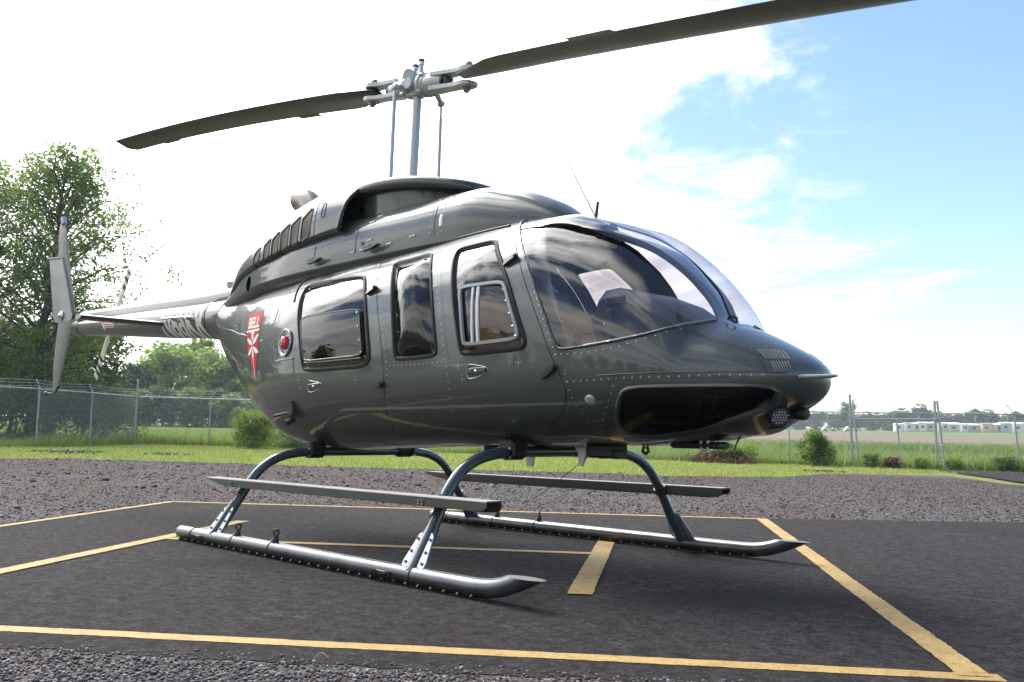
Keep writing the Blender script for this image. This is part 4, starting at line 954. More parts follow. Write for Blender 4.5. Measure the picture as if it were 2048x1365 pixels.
# ------------------------------------------------------------------ tail boom, fins, tail rotor
TB = np.array([[-2.45,.195,2.0,1.48,1.78],[-2.72,.188,1.992,1.585,1.79],[-3.0,.180,1.995,1.622,1.812],[-4.0,.160,2.028,1.70,1.868],[-5.0,.138,2.062,1.785,1.927],[-6.0,.115,2.095,1.865,1.982],[-6.55,.105,2.113,1.905,2.01]])
def SB(x, th):
    k = -TB[:, 0]; a, zt, zb, zc = [pchip(k, TB[:, j], -np.asarray(x, float)) for j in range(1, 5)]; c, s = np.cos(th), np.sin(th)
    return np.stack(np.broadcast_arrays(x, -a * c, np.where(s > 0, zc + (zt - zc) * s, zc + (zc - zb) * s)), -1)
class BS(Skin):
    def nrm(s, Q):
        P = s.S(s.xu(Q[:, 0]), Q[:, 1]); e = 3e-3; du = s.S(s.xu(Q[:, 0] + e), Q[:, 1]) - P; dt = s.S(s.xu(Q[:, 0]), Q[:, 1] + e) - P; n = np.cross(du, dt); n /= np.linalg.norm(n, axis=1)[:, None]
        return n * s.sgn(n, Q[:, 1])
BOOM = BS(SB, None, lambda x: -np.asarray(x, float), lambda u: -u)
xs_ = np.linspace(-2.60, -6.55, 60); th_ = np.linspace(-math.pi, math.pi, 49)[:-1]
V = np.concatenate([SB(np.full(48, x), th_) for x in xs_]); F = [(i * 48 + j, i * 48 + (j + 1) % 48, (i + 1) * 48 + (j + 1) % 48, (i + 1) * 48 + j) for i in range(59) for j in range(48)] + [tuple(range(59 * 48, 60 * 48))]
TBO = mesh('tail_boom', V, F, 'paint', HELI, angle=60)
m = MB(); m.tube(SB(np.full(48, -6.50), th_) + 0, .008, n=6, closed=True); m.tube(SB(np.full(48, -2.92), th_), .006, n=6, closed=True); m.build('boom_frame', 'paint', TBO, angle=60)
# drive shaft cover along the top
xs2 = np.linspace(-2.55, -6.35, 30); V = []; k = 11
for x in xs2:
    zt = float(pchip(-TB[:, 0], TB[:, 2], np.array([-x]))[0]); hw = np.interp(-x, [2.55, 6.35], [.115, .080]); hh = np.interp(-x, [2.55, 6.35], [.075, .085])
    for t in np.linspace(0, math.pi, k): V.append((x, -hw * math.copysign(abs(math.cos(t)) ** .5, math.cos(t)), zt - .035 + (hh + .035) * math.sin(t) ** .6))
F = [(i * k + j, i * k + j + 1, (i + 1) * k + j + 1, (i + 1) * k + j) for i in range(29) for j in range(k - 1)] + [tuple(range(k)), tuple(range(29 * k, 30 * k))[::-1]]
mesh('drive_shaft_cover', V, F, 'paint', HELI, angle=50)
m = MB(); m.lathe([(.0, .12), (.06, .10), (.10, .03), (.105, -.05), (.09, -.13), (.0, -.16)], (-6.50, 0, 2.10), (-1, 0, .05), 24); m.lathe([(.0, -.02), (.055, -.01), (.06, .12), (.045, .20), (.0, .21)], (-6.62, 0, 2.06), (0, 1, 0), 16); m.lathe([(.0, .1), (.08, .08), (.105, -.02), (.105, -.25)], (-6.74, 0, 2.01), (-1, 0, .03), 24); m.build('tail_gearbox', 'paint_dark', HELI, angle=60)
def foil(name, poly, th, mat, parent, axis=1, at_=0.0, rim=None):
    """a fin: outline with a lens-shaped thickness"""
    P = resample(chaikin(poly, 1), .05); c = P.mean(0); V = []; n = len(P); rings = [(1, .12), (.96, .35), (.8, .8), (.5, 1.0), (.05, 1.0)]
    for sgn_ in (1, -1):
        for k, h in rings:
            Q = c + (P - c) * k
            for a, b_ in Q: V.append((a, at_ + sgn_ * th * h, b_) if axis == 1 else (a, b_, at_ + sgn_ * th * h))
    F = []
    for s_ in (0, 1):
        o_ = s_ * n * 5
        for r in range(4): F += [(o_ + r * n + i, o_ + r * n + (i + 1) % n, o_ + (r + 1) * n + (i + 1) % n, o_ + (r + 1) * n + i) for i in range(n)]
        F.append(tuple(o_ + 4 * n + i for i in range(n)))
    F += [(i, (i + 1) % n, 5 * n + (i + 1) % n, 5 * n + i) for i in range(n)]
    o = mesh(name, V, F, mat, parent, angle=50); bm = bmesh.new(); bm.from_mesh(o.data); bmesh.ops.recalc_face_normals(bm, faces=bm.faces); bm.to_mesh(o.data); bm.free(); return o
TF = foil('tail_fin', [(-6.88,2.12),(-7.0,2.40),(-7.26,2.96),(-7.44,3.47),(-7.66,3.49),(-7.66,3.40),(-7.58,2.95),(-7.46,2.35),(-7.43,2.1),(-7.45,1.85),(-7.60,1.25),(-7.39,1.24),(-7.20,1.65),(-7.05,1.98)], .034, 'fin_under', HELI)
m = MB(); m.cyl((-7.50, 0, 3.44), (-7.56, 0, 3.54), .035, n=10); m.build('fin_beacon', 'cuff_metal', TF)
m = MB(); m.tube([(-7.36, 0, 1.30), (-7.48, 0, 1.235), (-7.66, 0, 1.225), (-7.78, 0, 1.23)], [.018, .014, .013, .012], n=8); m.cyl((-7.78, 0, 1.23), (-7.84, 0, 1.235), .028, n=10); m.build('tail_skid', 'dark_bolt', HELI)
# stabiliser with an end plate on each tip
V = []; cs = [(0, 0), (.02, .014), (.09, .022), (.20, .014), (.30, .0), (.20, -.022), (.09, -.034), (.02, -.02)]; k = len(cs); yy = np.linspace(-.96, .96, 13)
for y_ in yy:
    for a, h in cs: V.append((-3.84 - a * 1.05, y_, 1.832 + h))
F = [(i * k + j, i * k + (j + 1) % k, (i + 1) * k + (j + 1) % k, (i + 1) * k + j) for i in range(12) for j in range(k)] + [tuple(range(k)), tuple(range(12 * k, 13 * k))[::-1]]
ST = mesh('stabiliser', V, F, 'paint_dark', HELI, angle=40)
for s in (1, -1):
    m = MB(); yp = sorted((-.958 * s, -.976 * s)); m.prism([(-4.80,2.49),(-4.40,2.455),(-4.22,2.20),(-4.02,1.87),(-4.05,1.81),(-4.09,1.80),(-4.50,1.812),(-4.545,1.83),(-4.58,1.87)], 1, yp[0], yp[1]); ep = m.build('end_plate', 'fin_grey', HELI)
    m = MB(); m.tube([(-4.80,-.98*s,2.49),(-4.41,-.98*s,2.455),(-4.22,-.98*s,2.19),(-4.03,-.98*s,1.875)], .010, n=6); m.build('plate_edge', 'fin_under', ep)
    m = MB(); m.lathe([(.048, .012), (.05, .02), (.03, .028), (.018, .045), (0, .05)], (-4.32, -.965 * s, 1.865), (0, -s, 0), 16); m.build('plate_bolt', 'silver', ep)
# tail rotor on the port side, hub in line with the gearbox
trc = np.array([-6.62, .36, 2.085]); m = MB(); m.lathe([(0, .06), (.04, .05), (.05, 0), (.05, -.06), (.03, -.16)], trc, (0, 1, 0), 16); m.box(trc, (.12, .05, .24), ch=.01); m.build('tail_rotor_hub', 'hub_grey', HELI)
td = unit(np.array([.585, 0, .80]))
for s in (1, -1):
    d = td * s; n = np.array([-d[2], 0, d[0]]); bl = MB(); k = 8; rs = np.linspace(.10, .80, 26); V = []; F = []; fm = []
    for r in rs:
        ch = np.interp(r, [.1, .2, .8], [.05, .135, .135])
        for a in np.arange(k) * 2 * math.pi / k: V.append(trc + d * r + n * (math.cos(a) * ch / 2) + np.array([0, 1, 0]) * math.sin(a) * .009)
    for i in range(25):
        rm = (rs[i] + rs[i + 1]) / 2; dark = (.52 < rm < .58) or (.64 < rm < .70) or (.74 < rm < .775) if s > 0 else (.50 < rm < .55) or (.60 < rm < .65) or (.70 < rm < .745)
        for j in range(k): F.append((i * k + j, i * k + (j + 1) % k, (i + 1) * k + (j + 1) % k, (i + 1) * k + j)); fm.append(1 if dark else 0)
    F += [tuple(range(k)), tuple(range(25 * k, 26 * k))[::-1]]; fm += [0, 0]; mesh('tail_rotor_blade', V, F, ['tail_blade', 'tail_stripe'], HELI, fm=fm, angle=50)
# handrail-shaped antenna on the boom
for s in (1, -1):
    x_ = [-3.10, -3.14, -3.35, -3.58, -3.72]; p = [SB(np.array([x]), np.array([-.05]))[0] for x in x_]; out = [.03, .075, .09, .085, .075]
    P3 = np.array([q + [0, -o_, .01] for q, o_ in zip(p, out)]) * [1, s, 1]; m = MB(); m.tube(chaikin(P3, 2, closed=False), .011, n=8); 
    for x in (-3.14, -3.47): q = SB(np.array([x]), np.array([-.1]))[0]; m.cyl(q * [1, s, 1], (q + [0, -.085, .015]) * [1, s, 1], .022, .016, n=8)
    m.build('loop_antenna', 'silver', HELI, angle=60)

# ------------------------------------------------------------------ painted marks: flat print laid on the skin
def glyphs(txt, h, bold=0.0, shear=0.0):
    """triangulated built-in lettering, cut fine enough to wrap round the skin; returns (x, y) in units of metres"""
    c = bpy.data.curves.new('lettering', 'FONT'); c.body = txt; c.size = h / .69; c.offset = bold; c.shear = shear; c.resolution_u = 3
    o = bpy.data.objects.new('lettering', c); COL.objects.link(o); dg = bpy.context.evaluated_depsgraph_get(); me = bpy.data.meshes.new_from_object(o.evaluated_get(dg))
    bpy.data.objects.remove(o); bpy.data.curves.remove(c); bm = bmesh.new(); bm.from_mesh(me); bpy.data.meshes.remove(me)
    xs = [v.co.x for v in bm.verts]; ys_ = [v.co.y for v in bm.verts]
    for ax_, lo, hi in ((0, min(xs), max(xs)), (1, min(ys_), max(ys_))):
        for t in np.arange(lo + .02, hi, .02):
            nrm = Vector((1, 0, 0)) if ax_ == 0 else Vector((0, 1, 0)); bmesh.ops.bisect_plane(bm, geom=bm.verts[:] + bm.edges[:] + bm.faces[:], plane_co=nrm * float(t), plane_no=nrm)
    bmesh.ops.triangulate(bm, faces=bm.faces); bm.verts.index_update(); V = np.array([v.co[:2] for v in bm.verts]); F = [tuple(v.index for v in f.verts) for f in bm.faces]; bm.free(); return V, F
def print_on(skin, V, F, uvmap, name, mat, s, parent, d=.0018):
    P, n = skin.pos(uvmap(V), d); P = P * [1, s, 1]; return mesh(name, P, F, mat, parent, normals=n * [1, s, 1])
def fill(poly, step=.02):
    P = resample(poly, step); pts = [Vector(p) for p in P]; n = len(P); lo, hi = P.min(0), P.max(0); G = np.stack(np.meshgrid(np.arange(lo[0], hi[0], step), np.arange(lo[1], hi[1], step), indexing='ij'), -1).reshape(-1, 2); G = G[inside(P, G)]
    r = delaunay_2d_cdt(pts + [Vector(g) for g in G], [(i, (i + 1) % n) for i in range(n)], [], 0, 1e-7); v = np.array([tuple(p) for p in r[0]]); f = np.array([tuple(q) for q in r[2]]); return v, f[inside(P, v[f].mean(1))].tolist()
V, F = glyphs('N86KR', .33, bold=.014); w_ = V[:, 0].max() - V[:, 0].min()
def boom_map(V):   # starboard side reads nose-ward
    t = (V[:, 0] - V[:, 0].min()) / w_; x = -3.93 + t * 1.02; r = np.interp(-x, [3, 4], [.185, .165]); th = (V[:, 1] - .205) / r * .98; return np.column_stack([-x, th])
print_on(BOOM, V, F, boom_map, 'registration', 'white_paint', 1, TBO)
def boom_map_p(V):
    t = (V[:, 0] - V[:, 0].min()) / w_; x = -2.91 - t * 1.02; r = np.interp(-x, [3, 4], [.185, .165]); return np.column_stack([-x, (V[:, 1] - .205) / r * .98])
print_on(BOOM, V, F, boom_map_p, 'registration', 'white_paint', -1, TBO)
for s in (1, -1):
    cx, cz = -5.44, .0
    bm_ = lambda V: np.column_stack([-(cx + s * V[:, 0]), V[:, 1] / .125 + .05])
    v, f = fill([(-.20, .055), (.19, .055), (.19, -.045), (-.12, -.045), (-.10, -.075), (-.135, -.075), (-.20, .01)]); print_on(BOOM, v, f, bm_, 'danger_arrow', 'white_paint', s, TBO, .0014)
    v, f = fill([(-.185, .047), (.18, .047), (.18, -.020), (-.135, -.020), (-.185, .012)], .012); pr = print_on(BOOM, v, f, bm_, 'danger_field', 'red_paint', s, TBO, .0020)
    v, f = fill([(-.115, -.028), (.18, -.028), (.18, -.038), (-.115, -.038)], .012); print_on(BOOM, v, f, bm_, 'danger_bar', 'red_paint', s, TBO, .0020)
    v, f = glyphs('DANGER', .047, bold=.003); v[:, 0] = (v[:, 0] - v[:, 0].min()) / (np.ptp(v[:, 0])) * .30 - .135; v[:, 1] -= .010; print_on(BOOM, v, f, bm_, 'danger_text', 'white_paint', s, TBO, .0026)
    # shield emblem: (a, b) across and up, laid over the tapering flank
    sc_ = 1.0
    TL, TR, BOT = np.array([-1.667, 1.708]), np.array([-1.262, 1.688]), np.array([-1.285, 1.160])
    def em(V): # V: a in -1..1 across, b in 0 (tip) .. 1 (top)
        a, b_ = V[:, 0], V[:, 1]; top = TL + (TR - TL) * ((a + 1) / 2)[:, None]
        cl = np.array([(-1.4645 + .1795 * (1 - t) ** 1.25, 1.160 + .538 * t) for t in b_]); half = .2025
        if s > 0: P_ = np.column_stack([cl[:, 0] + a * half, cl[:, 1] - a * .010 * b_])
        else: P_ = np.column_stack([cl[:, 0] - a * half, cl[:, 1] + a * .010 * b_])
        return POD.uv(P_)
    v, f = fill([(-1, 1), (1, 1), (.96, .88), (.86, .74), (.80, .58), (.70, .42), (.42, .22), (0, 0), (-.42, .22), (-.74, .42), (-.88, .58), (-.93, .74), (-.98, .88)], .04); sh = print_on(POD, v, f, em, 'shield', 'red_paint', s, FUS, .0022)
    v, f = glyphs('BELL', .16, bold=.006); v[:, 0] = (v[:, 0] - v[:, 0].min()) / np.ptp(v[:, 0]) * 1.48 - .72; v[:, 1] = .765 + v[:, 1] / v[:, 1].max() * .165; print_on(POD, v, f, em, 'emblem_text', 'white_paint', s, sh, .0034)
    for poly in ([(-.92, .705), (.90, .705), (.90, .735), (-.92, .735)], [(-.28, .705), (.28, .705), (.10, .66), (.14, .60), (.0, .565), (-.14, .60), (-.10, .66)],
                 [(-.04, .545), (-.06, .50), (-.42, .52), (-.82, .612), (-.60, .615), (-.25, .575)], [(.06, .545), (.05, .50), (.42, .54), (.86, .64), (.70, .655), (.3, .60)],
                 [(-.05, .49), (-.03, .455), (-.38, .37), (-.80, .355), (-.62, .40), (-.35, .455)], [(.05, .485), (.03, .45), (.42, .365), (.80, .375), (.74, .405), (.40, .455)],
                 [(-.10, .41), (.0, .44), (.10, .41), (.12, .34), (.04, .30), (.03, .02), (-.03, .02), (-.04, .30), (-.12, .34)]):
        v, f = fill(poly, .03); print_on(POD, v, f, em, 'emblem_figure', 'white_paint', s, sh, .0034)
    v, f = fill([(0, 0), (.075, .005), (.085, .125), (.01, .115)], .02); print_on(POD, v, f, lambda V: POD.uv(np.column_stack([-1.03 + V[:, 0], 1.555 + V[:, 1]])), 'pale_placard', 'antenna_white', s, FUS, .003)

# ------------------------------------------------------------------ rivets and panel joints
RL = [[(2.0,1.16),(1.98,1.20),(1.885,1.40),(1.79,1.57),(1.70,1.70),(1.60,1.83),(1.50,1.92)], [(1.995,1.160),(2.19,1.158),(2.368,1.182),(2.519,1.228),(2.60,1.266)], [(2.069,1.020),(2.219,1.023),(2.351,1.028)],
      [(2.351,1.028),(2.604,1.033),(2.808,1.038),(2.96,1.038)], [(2.058,1.06),(2.068,.985),(2.087,.913),(2.106,.854),(2.114,.825)], [(2.351,1.028),(2.31,.955),(2.258,.884),(2.196,.825),(2.12,.765),(2.08,.735)], [(2.114,.825),(2.198,.827)],
      [(.435,1.66),(.485,1.55),(.552,1.38),(.608,1.13),(.59,.96),(.52,.79)], [(.985,1.70),(1.075,1.50),(1.125,1.31),(1.178,1.08),(1.17,.95),(1.128,.80)], [(.635,1.165),(.9,1.160),(1.165,1.163)],
      [(-.15,.722),(.2,.728),(.6,.735),(1.0,.745),(1.5,.765),(1.95,.785)], [(-.535,1.86),(-.60,1.68),(-.56,1.58),(-.545,1.50)],
      [(-.905,1.86),(-.88,1.70),(-.855,1.54),(-.84,1.30),(-.83,1.10),(-.80,.93)], [(-.86,1.535),(-.70,1.545),(-.57,1.545)], [(-.85,1.285),(-.7,1.292),(-.55,1.295)],
      [(-.50,1.35),(-.48,1.20),(-.46,1.05),(-.47,.93)], [(-2.30,1.25),(-2.28,1.45),(-2.26,1.65),(-2.25,1.85)], [(-.47,.79),(-.33,.752),(-.17,.722)], [(2.27,.73),(2.4,.715),(2.6,.728),(2.75,.75)]]
for s in (1, -1):
    rp = rivet_row(POD, RL, .042, s)
    # small clusters round the door catches
    for (x, z) in ((1.27, 1.135), (1.30, 1.06), (-.47, 1.12), (-.455, 1.06), (1.75, 1.13), (.26, 1.09), (.93, 1.72), (.99, 1.62)):
        rp += rivet_row(POD, [[(x - .02, z), (x + .02, z)], [(x, z - .02), (x, z + .02)]], .04, s)
    m = rivet_mesh(rp); o = m.build('rivets', 'rivet', FUS, angle=180); o['kind'] = 'stuff'
    rp = rivet_row(DECK, [[(.66,2.26),(.675,2.13),(.68,2.02)], [(.755,2.26),(.78,2.13),(.785,2.02)], [(-.10,2.135),(-.35,2.10),(-.60,2.07)], [(-.1,1.985),(-.6,1.985),(-1.2,1.97)]], .04, s) + rivet_row(ENG, [[(-.24,2.19),(-.20,2.33),(-.13,2.44)], [(-.61,2.48),(-.62,2.3),(-.63,2.14)]], .045, s)
    o = rivet_mesh(rp).build('rivets', 'rivet', DK, angle=180); o['kind'] = 'stuff'
    bolt_pts = [(x, .70) for x in (1.36, 1.42)] + [(x, .685) for x in (.12, .18, .32, .36, -.15, -.2)]
    o = rivet_mesh([(p * [1, s, 1], n * [1, s, 1]) for p, n in zip(*POD.at(bolt_pts, .001))], .011, .006).build('belly_bolt', 'silver', FUS)
    # panel joints on the tail cone
    for L in ([(-2.2, 1.60), (-1.7, 1.53), (-.85, 1.44)], [(-2.0, 1.42), (-1.5, 1.335), (-.84, 1.27)], [(-1.7, 1.12), (-1.3, 1.05), (-.80, 1.02)], [(-1.2, .82), (-.95, .80), (-.78, .80)], [(-.93, 1.9), (-.9, 1.7), (-.865, 1.5), (-.85, 1.25), (-.83, 1.05), (-.8, .9)], [(2.08, .74), (2.06, .90), (2.055, 1.0)]):
        line_tube(POD, resample(L, .04, closed=False), .0022, 'panel_joint', 'paint_dark', s, FUS, d=-.0008, n=5)
    # nose air vents: two rows of louvres and the panel under them
    for (x0, w, z0, ex, ez, n_) in ((2.905, .066, 1.160, .054, -.046, 8), (2.978, .050, 1.101, .026, -.045, 7)):
        for k in range(n_):
            x = x0 + w * k / (n_ - 1); P = np.array([(min(x, 3.09), z0), (min(x + ex * .55, 3.09), z0 + ez * .5), (min(x + ex, 3.092), z0 + ez)]); line_tube(POD, resample(P, .010, closed=False), .0026, 'louvre', 'fin_under', s, FUS, d=.001, n=6)
    line_tube(POD, resample([(2.875, 1.175), (2.93, 1.12), (2.975, 1.052), (3.0, 1.045), (3.035, 1.046)], .02, closed=False), .0028, 'panel_joint', 'paint_dark', s, FUS, d=.0, n=5)
    line_tube(POD, resample(chaikin([(2.25, 1.045), (2.5, 1.050), (2.75, 1.054), (2.95, 1.052), (3.04, 1.046)], 2, closed=False), .03, closed=False), .0035, 'nose_ledge', 'paint', s, FUS, d=.0, n=8)
    p, n_ = POD.at([(2.185, .927)], 0); p, n_ = p[0] * [1, s, 1], n_[0] * [1, s, 1]; m = MB(); m.lathe([(.030, -.005), (.030, .004), (.022, .009), (0, .010)], p, n_, 14); m.build('static_port', 'silver', FUS)
# ------------------------------------------------------------------ landing gear
SKY = 1.125
for s in (1, -1):
    y0 = -SKY * s; pts_ = [(-1.12, 0), (-.5, 0), (.5, 0), (1.4, 0), (1.90, 0), (2.06, .004), (2.17, .028), (2.28, .070), (2.40, .122), (2.54, .185), (2.70, .26)]
    P = np.array([(x, y0, .058 + z) for x, z in chaikin(pts_, 2, closed=False)]); m = MB(); m.tube(P, .0435, n=24)
    SK = m.build('skid_tube', 'skid_metal', HELI, angle=45)
    bm = bmesh.new(); bm.from_mesh(SK.data); r_ = bmesh.ops.bisect_plane(bm, geom=bm.verts[:] + bm.edges[:] + bm.faces[:], plane_co=(0, 0, .137), plane_no=(0, 0, 1), clear_outer=True)
    bmesh.ops.holes_fill(bm, edges=[x for x in bm.edges if x.is_boundary]); bmesh.ops.recalc_face_normals(bm, faces=bm.faces); bm.to_mesh(SK.data); bm.free(); SK.data.set_sharp_from_angle(angle=math.radians(40))
    m = MB()
    for i in range(40):      # wear shoe under the tube with its row of bolts
        pass
    xs_ = np.linspace(-1.09, 2.06, 70); V = []; F = []
    zc_ = np.interp(xs_, P[:, 0], P[:, 2])
    for x, z in zip(xs_, zc_):
        for a in np.linspace(-2.75, -.39, 9): V.append((x, y0 + .047 * math.cos(a), z + .047 * math.sin(a)))
    F = [(i * 9 + j, i * 9 + j + 1, i * 9 + 10 + j, i * 9 + 9 + j) for i in range(69) for j in range(8)]
    mesh('wear_shoe', V, F, 'wear_steel', SK, angle=60)
    m = MB()
    for x in np.arange(-1.05, 2.06, .098):
        z = float(np.interp(x, P[:, 0], P[:, 2]))
        for sg in (-1, 1): q = np.array([x, y0 + sg * .0365, z - .031]); d = unit([0, sg * .75, -.66]); m.cyl(q, q + d * .013, .0065, n=6)
    m.build('shoe_bolt', 'dark_bolt', SK)
    for x in (-.30, .17):   # tow rings
        m = MB(); m.tube([(x - .012, y0, .105), (x, y0, .125), (x + .002, y0, .144)], [.028, .015, .012], n=8)
        t = np.linspace(0, 2 * math.pi, 16, endpoint=False); m.tube(np.column_stack([np.full(16, x) + .011 * np.cos(t), np.full(16, y0) + .011 * np.cos(t) * s, .158 + .017 * np.sin(t)]), .0068, n=6, closed=True); m.build('tow_ring', 'dark_bolt', SK)
    for x in (-.90, -.33, .14, 1.52): m = MB(); t = np.linspace(0, 2 * math.pi, 24, endpoint=False); m.tube(np.column_stack([np.full(24, x), y0 + .0455 * np.cos(t), .058 + .0455 * np.sin(t)]), .0028, n=5, closed=True); m.build('clamp_band', 'dark_bolt', SK)
    for x in (1.30, -.78):
        m = MB(); m.box((x, y0 - s * .044, .055), (.10, .012, .022), ch=.003)
        for k in (-.07, -.045, .045, .07): m.cyl((x + k, y0 - s * .040, .058), (x + k, y0 - s * .058, .058), .009, n=6)
        m.build('shoe_clip', 'dark_bolt', SK)
ARC = {1.455: [(0, .660), (.34, .660), (.50, .656), (.66, .628), (.79, .565), (.885, .46), (.95, .345), (1.125, .062)], -.60: [(0, .620), (.38, .620), (.54, .614), (.68, .588), (.80, .525), (.885, .43), (.955, .32), (1.125, .062)]}
for x0, arc in ARC.items():
    a = chaikin(arc[::-1][:-1], 2, closed=False); full = np.concatenate([a, (a[::-1] * [-1, 1])]); lean = lambda z: x0 + (.05 if x0 > 0 else -.03) * (1 - z / .64)
    m = MB(); m.tube([(lean(z), -y, z) for y, z in full], .0315, n=18); CT = m.build('cross_tube', 'tube_blue', HELI, angle=60)
    for s in (1, -1):
        p0 = np.array([lean(.07), -1.125 * s, .07]); p1 = np.array([lean(.30), -.975 * s, .30]); d = unit(p1 - p0)
        m = MB(); m.tube([p0, p0 + d * .05, p1 - d * .06, p1 - d * .02], [.042, .038, .0355, .033], n=16); cu = m.build('leg_socket', 'tube_blue', CT)
        o_ = unit(np.array([0, -s * d[2], -s * 0.0]) + np.array([0, 0, d[1] * s])) * 1.0; out = np.array([0, -s * abs(d[2]), -abs(d[1])]) * -1
        out = np.array([0, -s * d[2], s * d[1] * 1.0]); out = out / np.linalg.norm(out)
        for sg in (-1, 1):
            q = [p0 + d * .015 + np.array([sg * .036, 0, 0]), p0 + d * .015 + np.array([sg * .085, 0, 0]), p0 + d * .05 + np.array([sg * .088, 0, 0]), p0 + d * .20 + np.array([sg * .056, 0, 0]), p0 + d * .215 + np.array([sg * .034, 0, 0])]
            m = MB(); V = [v + out * h for h in (.012, .020) for v in q]; m.add(V, [(0, 1, 2, 3, 4), (9, 8, 7, 6, 5)] + [(i, (i + 1) % 5, 5 + (i + 1) % 5, 5 + i) for i in range(5)]); fl_ = m.build('leg_flange', 'cuff_metal', CT)
            m = MB()
            for t in (.045, .105, .175): c = p0 + d * t + np.array([sg * (.070 - t * .12), 0, 0]) + out * .018; m.cyl(c, c + out * .009, .008, n=6)
            m.build('flange_bolt', 'dark_bolt', fl_)
        q = np.array([lean(.43), -.905 * s, .43]); m = MB(); m.cyl(q - d * .045, q - d * .005, .042, n=16); m.build('step_clamp', 'dark_bolt', CT)
        yb = .40; m = MB(); zt = .66 if x0 > 0 else .62
        m.box((x0, -yb * s, zt + .035), (.11, .13, .07), ch=.008); m.cyl((x0, -(yb - .06) * s, zt), (x0, -(yb + .06) * s, zt), .046, n=16); m.cyl((x0 + .06, -(yb + .05) * s, zt - .02), (x0 + .06, -(yb + .05) * s, zt + .05), .012, n=6); m.cyl((x0 - .05, -(yb + .06) * s, zt - .035), (x0 - .05, -(yb + .06) * s, zt + .03), .012, n=6); br_ = m.build('saddle_bracket', 'black', HELI)
        m = MB()
        for k in (-.04, 0, .045):
            for h in (-.03, .02): m.cyl((x0 + k, -(yb + .063) * s, zt + h), (x0 + k, -(yb + .074) * s, zt + h), .008, n=6)
        m.build('bracket_bolt', 'silver', br_)
for s in (1, -1):
    y1, y2 = -.930, -1.030; xa, xb = -.98, 1.93; V = []; sec = lambda e: [(y1, .422 - .045 * e), (y1, .435), (y1 - .002, .4395), (y2 + .004, .4395), (y2, .435), (y2 - .002, .433 - .043 * e), (y2 + .006, .433 - .043 * e), (y2 + .006, .4305), (y1 - .006, .4305), (y1 - .006, .422 - .045 * e)]
    st = [(xa, .04), (xa + .12, .45), (xa + .28, 1), (xb - .10, 1), (xb - .02, .85), (xb, .5)]
    for x, e in st: V += [(x, y_ * s, z) for y_, z in sec(e)]
    k = 10; F = [(i * k + j, i * k + (j + 1) % k, (i + 1) * k + (j + 1) % k, (i + 1) * k + j) for i in range(len(st) - 1) for j in range(k)] + [tuple(range(k)), tuple(range((len(st) - 1) * k, len(st) * k))[::-1]]
    fm = [(1 if j == 2 else 0) for i in range(len(st) - 1) for j in range(k)] + [0, 0]
    o = mesh('foot_step', V, F, ['step_grey', 'step_top'], HELI, fm=fm, angle=30); bm = bmesh.new(); bm.from_mesh(o.data); bmesh.ops.recalc_face_normals(bm, faces=bm.faces); bm.to_mesh(o.data); bm.free()
    for x in (1.42, -.62):
        m = MB()
        for kx in (0, .03):
            for kz in (.400, .418): m.cyl((x + kx, y2 * s, kz), (x + kx, (y2 - .010) * s, kz), .0065, n=6)
        m.build('step_bolt', 'silver', o)

# ------------------------------------------------------------------ belly, nose and roof fittings
def fin_down(name, x, y, z, pts, th, mat):
    m = MB(); m.prism([(x + a, z + b_) for a, b_ in pts], 1, y - th, y + th); return m.build(name, mat, HELI)
fin_down('blade_antenna', 1.30, -.12, .685, [(-.055, 0), (.06, 0), (.045, -.045), (.03, -.115), (-.01, -.118), (-.02, -.05)], .008, 'antenna_white')
fin_down('blade_antenna', 1.74, -.14, .690, [(-.05, 0), (.075, 0), (.04, -.03), (.0, -.105), (-.02, -.10), (-.025, -.03)], .010, 'antenna_white')
m = MB(); m.tube([(1.72, -.14, .60), (1.60, -.18, .50), (1.49, -.22, .415)], .0022, n=5); m.build('whip_antenna', 'black', HELI)
m = MB(); m.box((1.06, -.05, .668), (.26, .20, .05), ch=.006); m.build('belly_pan', 'cabin_grey', HELI)
m = MB(); m.box((1.88, -.10, .672), (.18, .16, .075), ch=.012); m.box((1.96, -.10, .655), (.05, .10, .05), ch=.01); m.build('belly_radio_box', 'black', HELI)
m = MB(); m.tube([(2.10, -.05, .70), (2.09, -.05, .675), (2.11, -.05, .66), (2.13, -.05, .675), (2.12, -.05, .70)], .009, n=6); m.build('tow_hook', 'dark_bolt', HELI)
for x in (2.50, 2.54): m = MB(); m.cyl((x, -.1, .735), (x, -.1, .675), .011, .008, n=8); m.build('drain_mast', 'silver', HELI)
m = MB(); m.box((2.46, -.06, .712), (.30, .10, .035), ch=.01); m.build('camera_mount', 'black', HELI)
c = np.array([2.935, -.105, .855]); ad = unit([.72, -.42, -.42]); m = MB(); m.lathe([(0, -.13), (.038, -.11), (.050, -.05), (.053, .015), (.048, .020), (.044, .012)], c, ad, 26); LL = m.build('landing_light', 'black', HELI, angle=50)
m = MB(); m.lathe([(.046, .009), (.03, .013), (0, .015)], c, ad, 24); LN = m.build('light_lens', 'lens_grey', LL)
u, v, d = frame(ad); m = MB()
for i in range(-3, 4):
    for j in range(-3, 4):
        a, b_ = i * .0145 + (j % 2) * .0072, j * .0135
        if a * a + b_ * b_ < .0015: q = c + u * a + v * b_ + d * .017; m.cyl(q, q + d * .003, .0036, n=6)
m.build('light_diode', 'lens_clear', LL)
m = MB(); m.lathe([(0, -.08), (.028, -.07), (.031, 0), (.031, .03), (.024, .04), (0, .042)], (2.985, .0, .868), unit([.95, -.1, -.05]), 16); m.build('nose_sensor', 'black', HELI)
m = MB(); m.lathe([(0, -.12), (.05, -.10), (.062, -.03), (.05, .0)], (2.88, -.07, .82), unit([.4, -.3, -.86]), 18); m.build('light_fairing', 'paint', HELI)
